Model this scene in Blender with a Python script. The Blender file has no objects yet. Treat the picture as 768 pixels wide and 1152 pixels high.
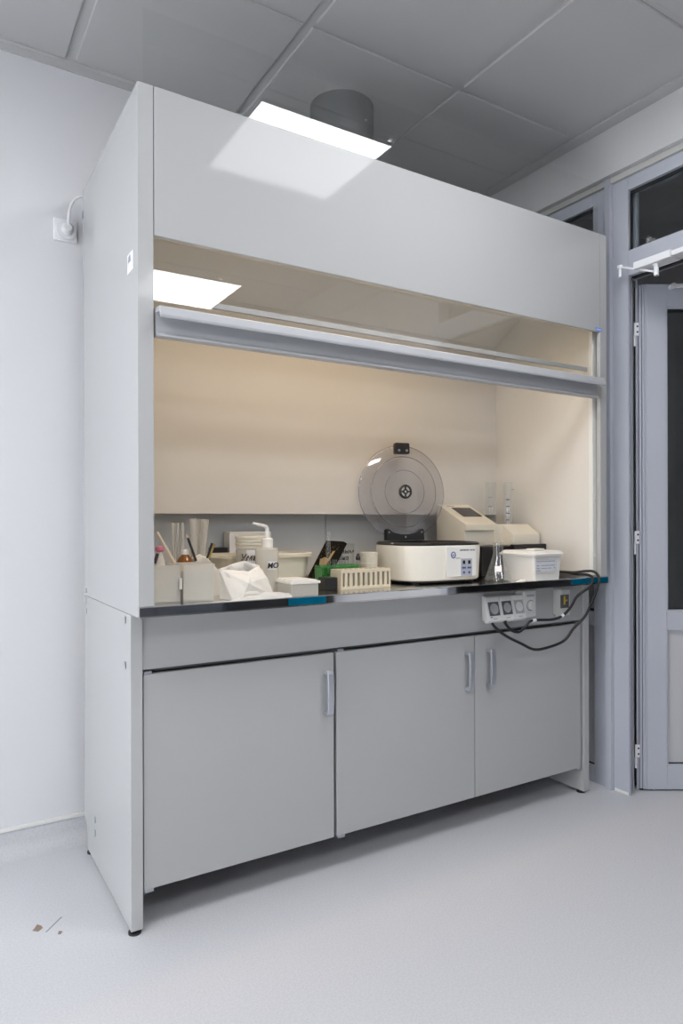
import bpy, bmesh, math, random
from mathutils import Vector, Matrix, noise
random.seed(7)
PI = math.pi
SC = bpy.context.scene
COL = SC.collection

# ------------------------------------------------------------------ camera
FOC, YAW, PITCH, ROLL, PPY = 772.95, 0.550826, 0.0, -0.00263, 587.08
CAM = Vector((-0.49997, -1.85309, 1.155))
fw = Vector((math.sin(YAW) * math.cos(PITCH), math.cos(YAW) * math.cos(PITCH), math.sin(PITCH)))
rt0 = Vector((math.cos(YAW), -math.sin(YAW), 0)); up0 = rt0.cross(fw)
rt = rt0 * math.cos(ROLL) + up0 * math.sin(ROLL); up = up0 * math.cos(ROLL) - rt0 * math.sin(ROLL)
cd = bpy.data.cameras.new('camera'); cam = bpy.data.objects.new('camera', cd); COL.objects.link(cam)
cam.matrix_world = Matrix(((rt.x, up.x, -fw.x, CAM.x), (rt.y, up.y, -fw.y, CAM.y), (rt.z, up.z, -fw.z, CAM.z), (0, 0, 0, 1)))
cd.sensor_fit = 'HORIZONTAL'; cd.sensor_width = 36; cd.lens = FOC / 768 * 36
cd.shift_y = (PPY - 576) / 768; cd.clip_start = 0.02
SC.camera = cam


def at(px, py, Y):
    """surveying helper: the world point on the plane at depth Y seen at this place of the photo"""
    d = fw * FOC + rt * (px - 384) + up * (PPY - py)
    return CAM + d * ((Y - CAM.y) / d.y)


def gx(px, Y): return at(px, 587, Y).x
def zt(px, py, Y): return at(px, py, Y).z


def atx(px, py, X):
    d = fw * FOC + rt * (px - 384) + up * (PPY - py)
    return CAM + d * ((X - CAM.x) / d.x)


# ------------------------------------------------------------------ materials
def mat(name, col, rough=0.5, metal=0.0, spec=0.5, emit=None, es=0.0, var=0.0, vscale=8.0, bump=0.0, bscale=40.0, coat=0.0, sss=0.0, alpha=1.0, trans=0.0):
    m = bpy.data.materials.new(name); m.use_nodes = True
    nt = m.node_tree; b = nt.nodes['Principled BSDF']
    b.inputs['Base Color'].default_value = (*col, 1); b.inputs['Roughness'].default_value = rough
    b.inputs['Metallic'].default_value = metal; b.inputs['Specular IOR Level'].default_value = spec
    b.inputs['Coat Weight'].default_value = coat
    b.inputs['Alpha'].default_value = alpha
    b.inputs['Transmission Weight'].default_value = trans
    if emit:
        b.inputs['Emission Color'].default_value = (*emit, 1); b.inputs['Emission Strength'].default_value = es
    tc = nt.nodes.new('ShaderNodeTexCoord')
    if var > 0:
        n = nt.nodes.new('ShaderNodeTexNoise'); n.inputs['Scale'].default_value = vscale; n.inputs['Detail'].default_value = 4
        mx = nt.nodes.new('ShaderNodeMix'); mx.data_type = 'RGBA'
        mx.inputs['A'].default_value = (*[max(0, c * (1 - var)) for c in col], 1)
        mx.inputs['B'].default_value = (*[min(1, c * (1 + var)) for c in col], 1)
        nt.links.new(tc.outputs['Object'], n.inputs['Vector']); nt.links.new(n.outputs['Fac'], mx.inputs['Factor'])
        nt.links.new(mx.outputs['Result'], b.inputs['Base Color'])
    if bump > 0:
        n2 = nt.nodes.new('ShaderNodeTexNoise'); n2.inputs['Scale'].default_value = bscale
        bp = nt.nodes.new('ShaderNodeBump'); bp.inputs['Strength'].default_value = bump; bp.inputs['Distance'].default_value = 0.002
        nt.links.new(tc.outputs['Object'], n2.inputs['Vector']); nt.links.new(n2.outputs['Fac'], bp.inputs['Height'])
        nt.links.new(bp.outputs['Normal'], b.inputs['Normal'])
    return m


def glassmat(name, tint, boost=2.0, rough=0.0, body=0.0, bodycol=(0.8, 0.8, 0.8)):
    """clear pane: Fresnel reflection on the face a ray enters, tinted see-through, optional milky body"""
    m = bpy.data.materials.new(name); m.use_nodes = True
    nt = m.node_tree; nt.nodes.clear()
    o = nt.nodes.new('ShaderNodeOutputMaterial')
    tr = nt.nodes.new('ShaderNodeBsdfTransparent'); tr.inputs['Color'].default_value = (*tint, 1)
    gl = nt.nodes.new('ShaderNodeBsdfGlossy'); gl.inputs['Roughness'].default_value = rough; gl.inputs['Color'].default_value = (1, 1, 1, 1)
    fr = nt.nodes.new('ShaderNodeFresnel'); fr.inputs['IOR'].default_value = 1.5
    ge = nt.nodes.new('ShaderNodeNewGeometry')
    inv = nt.nodes.new('ShaderNodeMath'); inv.operation = 'SUBTRACT'; inv.inputs[0].default_value = 1
    mu = nt.nodes.new('ShaderNodeMath'); mu.operation = 'MULTIPLY'
    m2 = nt.nodes.new('ShaderNodeMath'); m2.operation = 'MULTIPLY'; m2.inputs[1].default_value = boost; m2.use_clamp = True
    mix = nt.nodes.new('ShaderNodeMixShader')
    L = nt.links.new
    L(ge.outputs['Backfacing'], inv.inputs[1]); L(fr.outputs['Fac'], mu.inputs[0]); L(inv.outputs[0], mu.inputs[1])
    L(mu.outputs[0], m2.inputs[0]); L(m2.outputs[0], mix.inputs['Fac'])
    base = tr.outputs[0]
    if body > 0:
        df = nt.nodes.new('ShaderNodeBsdfDiffuse'); df.inputs['Color'].default_value = (*bodycol, 1)
        tl = nt.nodes.new('ShaderNodeBsdfTranslucent'); tl.inputs['Color'].default_value = (*bodycol, 1)
        dm = nt.nodes.new('ShaderNodeMixShader'); dm.inputs['Fac'].default_value = 0.4
        L(df.outputs[0], dm.inputs[1]); L(tl.outputs[0], dm.inputs[2])
        bm_ = nt.nodes.new('ShaderNodeMixShader'); bm_.inputs['Fac'].default_value = body
        L(tr.outputs[0], bm_.inputs[1]); L(dm.outputs[0], bm_.inputs[2]); base = bm_.outputs[0]
    L(base, mix.inputs[1]); L(gl.outputs[0], mix.inputs[2]); L(mix.outputs[0], o.inputs['Surface'])
    return m


M = {}
M['wall'] = mat('wall_paint', (0.75, 0.75, 0.77), 0.55, spec=0.3, bump=0.15, bscale=160)
M['header'] = mat('header_paint', (0.62, 0.615, 0.62), 0.5, spec=0.3, bump=0.1, bscale=90)
M['strip'] = mat('beige_strip', (0.52, 0.51, 0.49), 0.6)
M['ceil'] = mat('ceiling_tile_paint', (0.51, 0.508, 0.51), 0.45, spec=0.35, var=0.04, vscale=1.5)
M['groove'] = mat('ceiling_grid_metal', (0.55, 0.55, 0.55), 0.45, spec=0.4)
M['alu'] = mat('grey_blue_frame_paint', (0.475, 0.495, 0.555), 0.38, spec=0.45, var=0.02, vscale=3)
M['alu_in'] = mat('pale_panel', (0.52, 0.52, 0.54), 0.45)
M['gasket'] = mat('black_gasket', (0.012, 0.012, 0.014), 0.6)
M['hood'] = mat('hood_grey_lacquer', (0.475, 0.48, 0.478), 0.06, spec=0.16, var=0.012, vscale=1.3)
M['hoodside'] = mat('hood_side_lacquer', (0.475, 0.48, 0.478), 0.05, spec=0.8, var=0.012, vscale=1.3)
M['cap'] = mat('grey_cap_plastic', (0.30, 0.32, 0.36), 0.4)
M['carcass'] = mat('dark_grey_carcass', (0.13, 0.13, 0.135), 0.6)  # dark grey carcass colour, seen in the door gaps
M['navy'] = mat('dark_navy_lacquer', (0.012, 0.016, 0.028), 0.4)
M['hoodmatt'] = mat('base_grey_lacquer', (0.44, 0.445, 0.445), 0.12, spec=0.3, var=0.015, vscale=2)
M['inner'] = mat('inner_white_lacquer', (0.72, 0.70, 0.66), 0.35, spec=0.35, var=0.03, vscale=2)
M['lower'] = mat('lower_liner_grey', (0.60, 0.61, 0.61), 0.35, spec=0.4)
M['trimwhite'] = mat('white_track_plastic', (0.80, 0.80, 0.77), 0.4)
M['steel'] = mat('brushed_steel', (0.66, 0.65, 0.63), 0.2, metal=1.0, bump=0.05, bscale=200)
M['mirror'] = mat('polished_steel_edge', (0.72, 0.73, 0.75), 0.05, metal=1.0, bump=0.06, bscale=9)
M['edgeblue'] = mat('blue_edge_patch', (0.0, 0.10, 0.18), 0.12, spec=0.6, var=0.35, vscale=22)
M['handle'] = mat('anodised_aluminium', (0.55, 0.57, 0.62), 0.33, metal=0.75)
M['sash'] = mat('sash_aluminium', (0.47, 0.48, 0.50), 0.5, metal=0.0, spec=0.3)
M['screw'] = mat('screw_steel', (0.45, 0.46, 0.5), 0.35, metal=0.9)
M['dark'] = mat('dark_interior', (0.03, 0.03, 0.032), 0.6)
M['black'] = mat('black_plastic', (0.013, 0.013, 0.015), 0.38)
M['rubber'] = mat('black_cable_rubber', (0.012, 0.012, 0.013), 0.45)
M['white'] = mat('white_plastic', (0.80, 0.80, 0.78), 0.35)
M['whitewarm'] = mat('warm_white_plastic', (0.82, 0.80, 0.73), 0.4, var=0.02)
M['cream'] = mat('cream_plastic', (0.74, 0.70, 0.60), 0.42, var=0.02)
M['creamtub'] = mat('cream_tub_plastic', (0.84, 0.79, 0.66), 0.35)
M['beige'] = mat('beige_rack_plastic', (0.66, 0.60, 0.47), 0.5)
M['rackshade'] = mat('beige_rack_slot_shade', (0.30, 0.26, 0.19), 0.6)  # darker beige, puts the shade of slots and holes into the colour
M['paper'] = mat('crumpled_paper', (0.80, 0.78, 0.73), 0.8, bump=0.4, bscale=60)
M['cloth'] = mat('translucent_bag', (0.60, 0.60, 0.59), 0.5, bump=0.5, bscale=50)
M['socket'] = mat('socket_plastic', (0.60, 0.60, 0.59), 0.35)
M['socketw'] = mat('wall_socket_plastic', (0.84, 0.84, 0.86), 0.35)
M['socketdark'] = mat('socket_insert', (0.10, 0.10, 0.11), 0.25)
M['socketgrey'] = mat('socket_flap_grey', (0.33, 0.33, 0.34), 0.35)
M['yellow'] = mat('yellow_indicator', (0.55, 0.38, 0.03), 0.4)
M['ink'] = mat('black_marker_ink', (0.02, 0.02, 0.025), 0.6)
M['blueink'] = mat('blue_print', (0.05, 0.09, 0.30), 0.5)
M['greyink'] = mat('grey_print', (0.30, 0.31, 0.36), 0.6)
M['labelw'] = mat('white_label_paper', (0.84, 0.84, 0.86), 0.6)
M['labelg'] = mat('pale_label_paper', (0.66, 0.67, 0.72), 0.6)
M['panelgrey'] = mat('grey_keypad', (0.42, 0.44, 0.50), 0.4)
M['bluetag'] = mat('blue_tag', (0.22, 0.34, 0.75), 0.5)
M['wood'] = mat('pale_wood', (0.72, 0.62, 0.50), 0.6, var=0.1, vscale=30)
M['amber'] = mat('amber_glass', (0.22, 0.075, 0.012), 0.08, spec=0.6)
M['green'] = mat('green_plastic', (0.03, 0.36, 0.09), 0.4)
M['goldpaper'] = mat('black_gold_print', (0.014, 0.012, 0.010), 0.8, spec=0.1)
M['gold'] = mat('gold_print', (0.55, 0.38, 0.15), 0.5)
M['pink'] = mat('pink_cap', (0.50, 0.16, 0.24), 0.45)
M['plum'] = mat('dark_plum_plastic', (0.04, 0.02, 0.055), 0.4)
M['brass'] = mat('brass_pencil', (0.42, 0.31, 0.10), 0.4, metal=0.3)
M['screen'] = mat('dark_screen', (0.03, 0.035, 0.04), 0.15)
M['duct'] = mat('galvanised_duct', (0.23, 0.235, 0.24), 0.42, metal=0.55, var=0.12, vscale=5)
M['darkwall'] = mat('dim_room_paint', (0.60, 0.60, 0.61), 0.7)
M['dirt'] = mat('brown_crumb', (0.30, 0.22, 0.17), 0.9)
M['scrape'] = mat('grey_scrape', (0.33, 0.33, 0.36), 0.8)
M['liquid'] = mat('water_clear', (0.6, 0.6, 0.6), 0.05)
M['closer'] = mat('closer_white_metal', (0.80, 0.80, 0.82), 0.35)
M['cablewhite'] = mat('white_cable', (0.70, 0.70, 0.71), 0.4)
M['lamp'] = mat('ceiling_diffuser', (0.9, 0.9, 0.9), 0.5, emit=(0.97, 0.98, 1.0), es=14.0)
M['lampw'] = mat('warm_tube', (0.9, 0.9, 0.9), 0.5, emit=(1.0, 0.70, 0.38), es=11.0)
M['glass'] = glassmat('sash_glass', (0.975, 0.98, 0.976), 2.0)
M['winglass'] = glassmat('window_glass', (0.88, 0.90, 0.90), 2.0)
M['labglass'] = glassmat('lab_glass', (0.96, 0.965, 0.965), 1.5, body=0.02, bodycol=(0.9, 0.92, 0.92))
M['smoke'] = glassmat('smoky_lid_plastic', (0.90, 0.90, 0.91), 1.6, body=0.09, bodycol=(0.66, 0.65, 0.70))
M['milky'] = glassmat('milky_plastic', (0.88, 0.87, 0.83), 1.2, rough=0.2, body=0.55, bodycol=(0.98, 0.98, 0.96))
M['milkyw'] = glassmat('milky_bottle', (0.86, 0.85, 0.80), 1.2, rough=0.2, body=0.8, bodycol=(0.84, 0.82, 0.76))
M['tubeplastic'] = glassmat('tube_plastic', (0.93, 0.93, 0.92), 1.8, rough=0.1, body=0.35, bodycol=(0.95, 0.94, 0.91))
M['greenliquid'] = glassmat('green_tinted_plastic', (0.35, 0.85, 0.42), 1.5, body=0.25, bodycol=(0.1, 0.55, 0.15))


def floor_mat():
    m = mat('speckled_vinyl', (0.60, 0.605, 0.66), 0.34, spec=0.35)
    nt = m.node_tree; b = nt.nodes['Principled BSDF']
    tc = nt.nodes.new('ShaderNodeTexCoord'); n = nt.nodes.new('ShaderNodeTexNoise'); n.inputs['Scale'].default_value = 170; n.inputs['Detail'].default_value = 2
    r = nt.nodes.new('ShaderNodeValToRGB'); r.color_ramp.elements[0].position = 0.35; r.color_ramp.elements[1].position = 0.65
    r.color_ramp.elements[0].color = (0.59, 0.59, 0.615, 1); r.color_ramp.elements[1].color = (0.65, 0.65, 0.675, 1)
    nt.links.new(tc.outputs['Object'], n.inputs['Vector']); nt.links.new(n.outputs['Fac'], r.inputs['Fac']); nt.links.new(r.outputs['Color'], b.inputs['Base Color'])
    return m


M['floor'] = floor_mat()


# ------------------------------------------------------------------ mesh helpers
class MB:
    def __init__(self, M=None): self.bm = bmesh.new(); self.M = M

    def _add(self, verts, faces, T=None):
        vs = []
        for v in verts:
            v = Vector(v)
            if T is not None: v = T @ v
            vs.append(self.bm.verts.new(v))
        for f in faces:
            try: self.bm.faces.new([vs[i] for i in f])
            except ValueError: pass
        return vs

    def box(self, x0, y0, z0, x1, y1, z1, bev=0.0, seg=2, T=None):
        b = bmesh.new(); r = bmesh.ops.create_cube(b, size=1)
        for v in b.verts:
            v.co = Vector(((x0 + x1) / 2 + v.co.x * (x1 - x0), (y0 + y1) / 2 + v.co.y * (y1 - y0), (z0 + z1) / 2 + v.co.z * (z1 - z0)))
        if bev > 0:
            bmesh.ops.bevel(b, geom=b.edges[:], offset=bev, segments=seg, affect='EDGES', profile=0.5, clamp_overlap=True)
        if T is not None: b.transform(T)
        me = bpy.data.meshes.new('t'); b.to_mesh(me); b.free(); self.bm.from_mesh(me); bpy.data.meshes.remove(me)
        return self

    def prism(self, poly, axis, lo, hi, bev=0.0, seg=2, T=None):
        """poly: 2-D outline; axis x -> (y,z), y -> (x,z), z -> (x,y)"""
        def P(a, c):
            return {'x': (c, a[0], a[1]), 'y': (a[0], c, a[1]), 'z': (a[0], a[1], c)}[axis]
        b = bmesh.new()
        A = [b.verts.new(P(p, lo)) for p in poly]; B = [b.verts.new(P(p, hi)) for p in poly]
        n = len(poly)
        b.faces.new(A[::-1]); b.faces.new(B)
        for i in range(n): b.faces.new((A[i], A[(i + 1) % n], B[(i + 1) % n], B[i]))
        bmesh.ops.recalc_face_normals(b, faces=b.faces[:])
        if bev > 0: bmesh.ops.bevel(b, geom=b.edges[:], offset=bev, segments=seg, affect='EDGES', profile=0.5, clamp_overlap=True)
        if T is not None: b.transform(T)
        me = bpy.data.meshes.new('t'); b.to_mesh(me); b.free(); self.bm.from_mesh(me); bpy.data.meshes.remove(me)
        return self

    def lathe(self, prof, c=(0, 0, 0), n=32, T=None, sx=1, sy=1):
        vs = []; fs = []
        idx = []
        for r, z in prof:
            if r < 1e-6:
                idx.append([len(vs)]); vs.append((c[0], c[1], c[2] + z))
            else:
                row = []
                for k in range(n):
                    a = 2 * PI * k / n; row.append(len(vs)); vs.append((c[0] + r * sx * math.cos(a), c[1] + r * sy * math.sin(a), c[2] + z))
                idx.append(row)
        for a, b in zip(idx, idx[1:]):
            for k in range(n):
                k2 = (k + 1) % n
                if len(a) == 1 and len(b) == 1: continue
                if len(a) == 1: fs.append((a[0], b[k2], b[k]))
                elif len(b) == 1: fs.append((a[k], a[k2], b[0]))
                else: fs.append((a[k], a[k2], b[k2], b[k]))
        self._add(vs, fs, T)
        return self

    def cyl(self, p0, p1, r0, r1=None, n=20):
        p0 = Vector(p0); p1 = Vector(p1); d = p1 - p0; h = d.length
        T = Matrix.Translation(p0) @ d.to_track_quat('Z', 'Y').to_matrix().to_4x4()
        r1 = r0 if r1 is None else r1
        return self.lathe([(0, 0), (r0, 0), (r1, h), (0, h)], n=n, T=T)

    def pipe(self, p0, p1, r, wall=0.001, n=20):
        """open glass or plastic tube"""
        p0 = Vector(p0); p1 = Vector(p1); d = p1 - p0; h = d.length
        T = Matrix.Translation(p0) @ d.to_track_quat('Z', 'Y').to_matrix().to_4x4()
        return self.lathe([(0, 0), (r * 0.6, 0), (r, r * 0.5), (r, h), (r - wall, h), (r - wall, r * 0.6), (0, wall)], n=n, T=T)

    def tube(self, pts, r, n=10, sub=6):
        P = [Vector(p) for p in pts]
        if sub > 1 and len(P) > 2:
            Q = []
            for i in range(len(P) - 1):
                a = P[max(i - 1, 0)]; b = P[i]; c = P[i + 1]; d = P[min(i + 2, len(P) - 1)]
                for k in range(sub):
                    t = k / sub
                    Q.append(0.5 * ((2 * b) + (c - a) * t + (2 * a - 5 * b + 4 * c - d) * t * t + (3 * b - a - 3 * c + d) * t ** 3))
            Q.append(P[-1]); P = Q
        vs = []; fs = []; nrm = None
        for i, p in enumerate(P):
            t = (P[min(i + 1, len(P) - 1)] - P[max(i - 1, 0)]).normalized()
            if nrm is None: nrm = t.orthogonal().normalized()
            nrm = (nrm - t * nrm.dot(t)).normalized(); bn = t.cross(nrm)
            rr = r[min(i * len(r) // len(P), len(r) - 1)] if isinstance(r, (list, tuple)) else r
            for k in range(n):
                a = 2 * PI * k / n; vs.append(p + (nrm * math.cos(a) + bn * math.sin(a)) * rr)
        for i in range(len(P) - 1):
            for k in range(n):
                fs.append((i * n + k, i * n + (k + 1) % n, (i + 1) * n + (k + 1) % n, (i + 1) * n + k))
        fs.append(tuple(range(n))[::-1]); fs.append(tuple((len(P) - 1) * n + k for k in range(n)))
        self._add(vs, fs)
        return self

    def text(self, s, size, T, depth=0.0004, align='CENTER', shear=0.0, font_bold=False):
        cu = bpy.data.curves.new('t', 'FONT'); cu.body = s; cu.size = size; cu.extrude = depth; cu.align_x = align; cu.align_y = 'CENTER'; cu.shear = shear
        if font_bold: cu.offset = size * 0.02
        o = bpy.data.objects.new('t', cu); COL.objects.link(o)
        dg = bpy.context.evaluated_depsgraph_get(); me = bpy.data.meshes.new_from_object(o.evaluated_get(dg))
        me.transform(T); self.bm.from_mesh(me)
        bpy.data.objects.remove(o); bpy.data.curves.remove(cu); bpy.data.meshes.remove(me)
        return self


def obj(name, mb, m, parent=None, world=True, angle=35, recalc=True):
    bm = mb.bm
    if recalc: bmesh.ops.recalc_face_normals(bm, faces=bm.faces[:])
    me = bpy.data.meshes.new(name); bm.to_mesh(me); bm.free()
    o = bpy.data.objects.new(name, me); COL.objects.link(o); me.materials.append(m)
    for p in me.polygons: p.use_smooth = True
    me.set_sharp_from_angle(angle=math.radians(angle))
    wn = o.modifiers.new('weighted_normals', 'WEIGHTED_NORMAL'); wn.keep_sharp = True; wn.weight = 90; wn.mode = 'FACE_AREA'
    if parent is not None:
        o.parent = parent
        if world:
            r = parent
            while r.parent: r = r.parent
            I = (Matrix.Translation(r.location) @ r.rotation_euler.to_matrix().to_4x4()).inverted()
            me.transform(I)
    elif world:
        # put the origin at the base of the thing
        c = [v.co for v in me.vertices]
        b = Vector(((min(v.x for v in c) + max(v.x for v in c)) / 2, (min(v.y for v in c) + max(v.y for v in c)) / 2, min(v.z for v in c)))
        me.transform(Matrix.Translation(-b)); o.location = b
    return o


def tag(o, label=None, cat=None, group=None, kind=None):
    if label: o['label'] = label
    if cat: o['category'] = cat
    if group: o['group'] = group
    if kind: o['kind'] = kind
    return o


def thing(name, label, cat, loc=(0, 0, 0), rz=0, group=None):
    o = bpy.data.objects.new(name, None); COL.objects.link(o); o.location = loc; o.rotation_euler = (0, 0, rz); o.empty_display_size = 0.05
    return tag(o, label, cat, group)


def struct(name, mb, m, parent=None, label=None, **k):
    o = obj(name, mb, m, parent, **k)
    if parent is None: o['kind'] = 'structure'
    if label: o['label'] = label
    return o


def frame_matrix(loc, xdir, ydir):
    x = Vector(xdir).normalized(); y = Vector(ydir).normalized(); z = x.cross(y)
    return Matrix(((x.x, y.x, z.x, loc[0]), (x.y, y.y, z.y, loc[1]), (x.z, y.z, z.z, loc[2]), (0, 0, 0, 1)))


FRONT = lambda x, y, z: frame_matrix((x, y, z), (1, 0, 0), (0, 0, 1))        # writing that faces the viewer side (-Y)

# ================================================================== the room
XL, XR, YB, YF, ZC = -3.25, 2.04, 0.785, -5.6, 2.82
struct('floor', MB().box(XL - 0.2, YF - 0.2, -0.1, 5.4, YB + 0.2, 0.0), M['floor'])
struct('wall_back', MB().box(XL - 0.2, YB, 0, 2.2, YB + 0.15, 3.0), M['wall'])
wy0, wy1, wz0, wz1 = -2.1, 0.5, 0.30, 1.42
wl_ = MB()
wl_.box(XL - 0.15, YF, 0, XL, YB, wz0).box(XL - 0.15, YF, wz1, XL, YB, 3.0).box(XL - 0.15, YF, wz0, XL, wy0, wz1).box(XL - 0.15, wy1, wz0, XL, YB, wz1)
struct('wall_left', wl_, M['wall'])
struct('wall_front', MB().box(XL - 0.15, YF - 0.15, 0, 2.2, YF, 3.0), M['wall'])
wm = (wy0 + wy1) / 2
wf = MB().box(XL - 0.12, wy0, wz0, XL - 0.05, wy1, wz0 + 0.06).box(XL - 0.12, wy0, wz1 - 0.06, XL - 0.05, wy1, wz1)
for y in (wy0, wm - 0.03, wy1 - 0.06): wf.box(XL - 0.12, y, wz0 + 0.06, XL - 0.05, y + 0.06, wz1 - 0.06)
w = struct('added_window', wf, M['white'])  # unseen left window, added to let sky light reach the hood side
struct('added_window_pane', MB().box(XL - 0.09, wy0 + 0.06, wz0 + 0.06, XL - 0.08, wy1 - 0.06, wz1 - 0.06), M['winglass'], w)

# ceiling: lay-in metal tiles with sunk grid strips, the lamp cells left open
GX = [-0.032 + 0.6495 * k for k in range(-5, 4)]
GY = [0.16 - 0.65 * k for k in range(-1, 10)]
lampcells = {(-2, 2), (-2, 5), (-5, 2), (-5, 5)}
LC = []
ce = MB(); ce.box(XL - 0.2, YF - 0.2, ZC + 0.009, 2.0, YB + 0.2, ZC + 0.12)
for ix in range(-6, 4):
    x0 = -0.032 + 0.6495 * ix; x1 = x0 + 0.6495
    for iy in range(-1, 9):
        y1 = 0.16 - 0.65 * iy; y0 = y1 - 0.65
        if (ix, iy + 1) in lampcells:
            LC.append((x0, y0, x1, y1)); continue
        a, b, c, d = max(x0 + 0.017, XL), max(y0 + 0.012, YF), min(x1 - 0.017, 1.925), min(y1 - 0.012, YB - 0.02)
        if c - a < 0.03 or d - b < 0.03: continue
        ce.box(a, b, ZC, c, d, ZC + 0.012, bev=0.003, seg=1)
struct('ceiling', ce, M['ceil'])
LC.append((0.79, -3.20, 1.44, -2.55))
LC.append((0.637, -1.200, 1.290, -0.548))
struct('trim_1', MB().box(XL, YB - 0.022, ZC - 0.004, 2.0, YB, ZC + 0.012).box(XL, YB - 0.006, ZC - 0.03, 2.0, YB, ZC - 0.004), M['groove'])
struct('trim_2', MB().box(1.94, YF, ZC + 0.002, 2.0, YB - 0.03, ZC + 0.012), M['ceil'])

# lamps in the ceiling
lampnames = {}
for i, (x0, y0, x1, y1) in enumerate(LC):
    ZL = ZC if i < len(LC) - 2 else ZC - 0.0095
    cx, cy = (x0 + x1) / 2, (y0 + y1) / 2
    side = 'by the door wall' if x0 > 0 else ('mid room' if x0 > -1.5 else 'by the left wall')
    row = 'nearest the fume hood' if y0 > -1.5 else ('farther from the fume hood' if y0 > -3.5 else 'at the far back of the room')
    t = thing('ceiling_light', 'square glowing ceiling panel light %s, row %s' % (side, row), 'ceiling light', (cx, cy, ZC - 0.008), 0, 'square ceiling panel lights')
    f = MB()
    a, b, c, d = x0 + 0.003, y0 + 0.003, x1 - 0.003, y1 - 0.003
    for q in ((a, b, c, b + 0.010), (a, d - 0.010, c, d), (a, b + 0.010, a + 0.010, d - 0.010), (c - 0.010, b + 0.010, c, d - 0.010)):
        f.box(q[0], q[1], ZL - 0.003, q[2], q[3], ZL + 0.009)
    obj('frame', f, M['white'], t)
    obj('diffuser', MB().box(a + 0.010, b + 0.010, ZL, c - 0.010, d - 0.010, ZL + 0.008), M['lamp'], t)

# coved vinyl baseboard and its white capping on the back wall
bb = MB()
prof = [(YB, 0.0), (YB - 0.055, 0.0)] + [(YB - 0.008 - 0.047 * (1 - math.sin(a)), 0.001 + 0.045 * (1 - math.cos(a))) for a in [k * PI / 16 for k in range(1, 9)]] + [(YB - 0.006, 0.088), (YB, 0.088)]
bb.prism(prof, 'x', XL, 2.0)
struct('baseboard_back', bb, M['floor'])
struct('trim_3', MB().box(XL, YB - 0.012, 0.086, 2.0, YB, 0.100, bev=0.003), M['trimwhite'])

# ------------------------------------------------ glazed partition on the right
struct('wall_right', MB().box(2.0, YF, 2.626, 2.16, YB, 2.95).box(2.04, YF, 0, 2.16, -1.22, 2.626), M['header'])
struct('trim_4', MB().box(2.026, -1.22, 2.6005, 2.16, 0.0507, 2.6255).box(2.026, 0.0798, 2.6005, 2.16, YB, 2.6255), M['strip'])
struct('trim_5', MB().box(2.020, 0.051, 0.0, 2.0505, 0.0795, 2.6255, bev=0.002), M['alu'])            # coupling post
FX0, FX1 = 2.04, 2.11
# door frame and the light above the door
fr = MB()
fr.box(FX0, -0.024, 0, 2.0525, 0.0505, 2.6, bev=0.0015); fr.box(2.053, 0.012, 0, FX1, 0.0500, 2.6)
fr.box(FX0, -1.22, 0, FX1, -1.165, 2.6, bev=0.0015)
fr.box(FX0, -1.165, 2.186, FX1, -0.0245, 2.292, bev=0.0015); fr.box(2.053, -0.0245, 2.186, FX1, 0.0118, 2.292)
fr.box(FX0, -1.165, 2.546, FX1, -0.0245, 2.6, bev=0.0015)
w1 = struct('window_1', fr, M['alu'])
struct('pane', MB().box(2.072, -1.16, 2.294, 2.080, -0.020, 2.543), M['winglass'], w1)
g = MB(); g.box(2.056, -1.165, 2.534, 2.066, -0.0245, 2.5455); g.box(2.056, -0.0295, 2.2925, 2.066, -0.0245, 2.534)
g.box(2.066, -0.0075, 0.01, 2.0745, 0.0115, 2.1855); g.box(2.062, -1.165, 2.180, 2.085, -0.0245, 2.1855)
struct('gasket', g, M['gasket'], w1, 'black rubber gasket')
struct('glazing_bead', MB().box(2.084, -0.034, 2.2925, 2.10, -0.004, 2.546), M['alu'], w1)
struct('rebate_strip', MB().box(2.075, -0.0165, 0.006, 2.080, 0.0115, 2.1855), M['alu'], w1)
struct('hinge_strip', MB().box(2.115, -0.0135, 0.006, 2.120, -0.0045, 2.1855), M['alu'], w1)
struct('sealant_patch', MB().box(2.032, -0.023, 0.0005, 2.0395, 0.045, 0.014, bev=0.003), M['white'], w1, 'white sealant at the foot of the frame')
# fixed glazing behind the fume hood
sl = MB()
sl.box(FX0, 0.080, 0, FX1, 0.152, 2.6, bev=0.0015); sl.box(2.051, 0.051, 0, FX1, 0.080, 2.6)
sl.box(FX0, 0.72, 0, FX1, YB - 0.002, 2.6, bev=0.0015)
for z0, z1 in ((0, 0.075), (0.694, 0.757), (2.546, 2.6)): sl.box(FX0, 0.152, z0, FX1, 0.72, z1, bev=0.0015)
w2 = struct('window_2', sl, M['alu'])
struct('pane', MB().box(2.072, 0.147, 0.752, 2.080, 0.725, 2.551), M['winglass'], w2)
struct('infill_panel', MB().box(2.062, 0.147, 0.07, 2.082, 0.725, 0.70), M['alu_in'], w2)
struct('gasket', MB().box(2.056, 0.152, 0.757, 2.066, 0.158, 2.546).box(2.056, 0.158, 2.536, 2.066, 0.72, 2.546).box(2.056, 0.158, 0.757, 2.066, 0.72, 0.765).box(2.05, 0.152, 0.075, 2.06, 0.156, 0.694).box(2.05, 0.156, 0.075, 2.06, 0.72, 0.079), M['gasket'], w2, 'black rubber gasket')

# the dim room beyond
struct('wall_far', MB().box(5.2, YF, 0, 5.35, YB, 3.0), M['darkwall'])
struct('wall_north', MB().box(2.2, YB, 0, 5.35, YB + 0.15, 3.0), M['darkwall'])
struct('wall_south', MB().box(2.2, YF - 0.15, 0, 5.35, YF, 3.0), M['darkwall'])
struct('trim_6', MB().box(2.16, YF, 2.9, 5.2, YB, 3.0), M['darkwall'])

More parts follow.
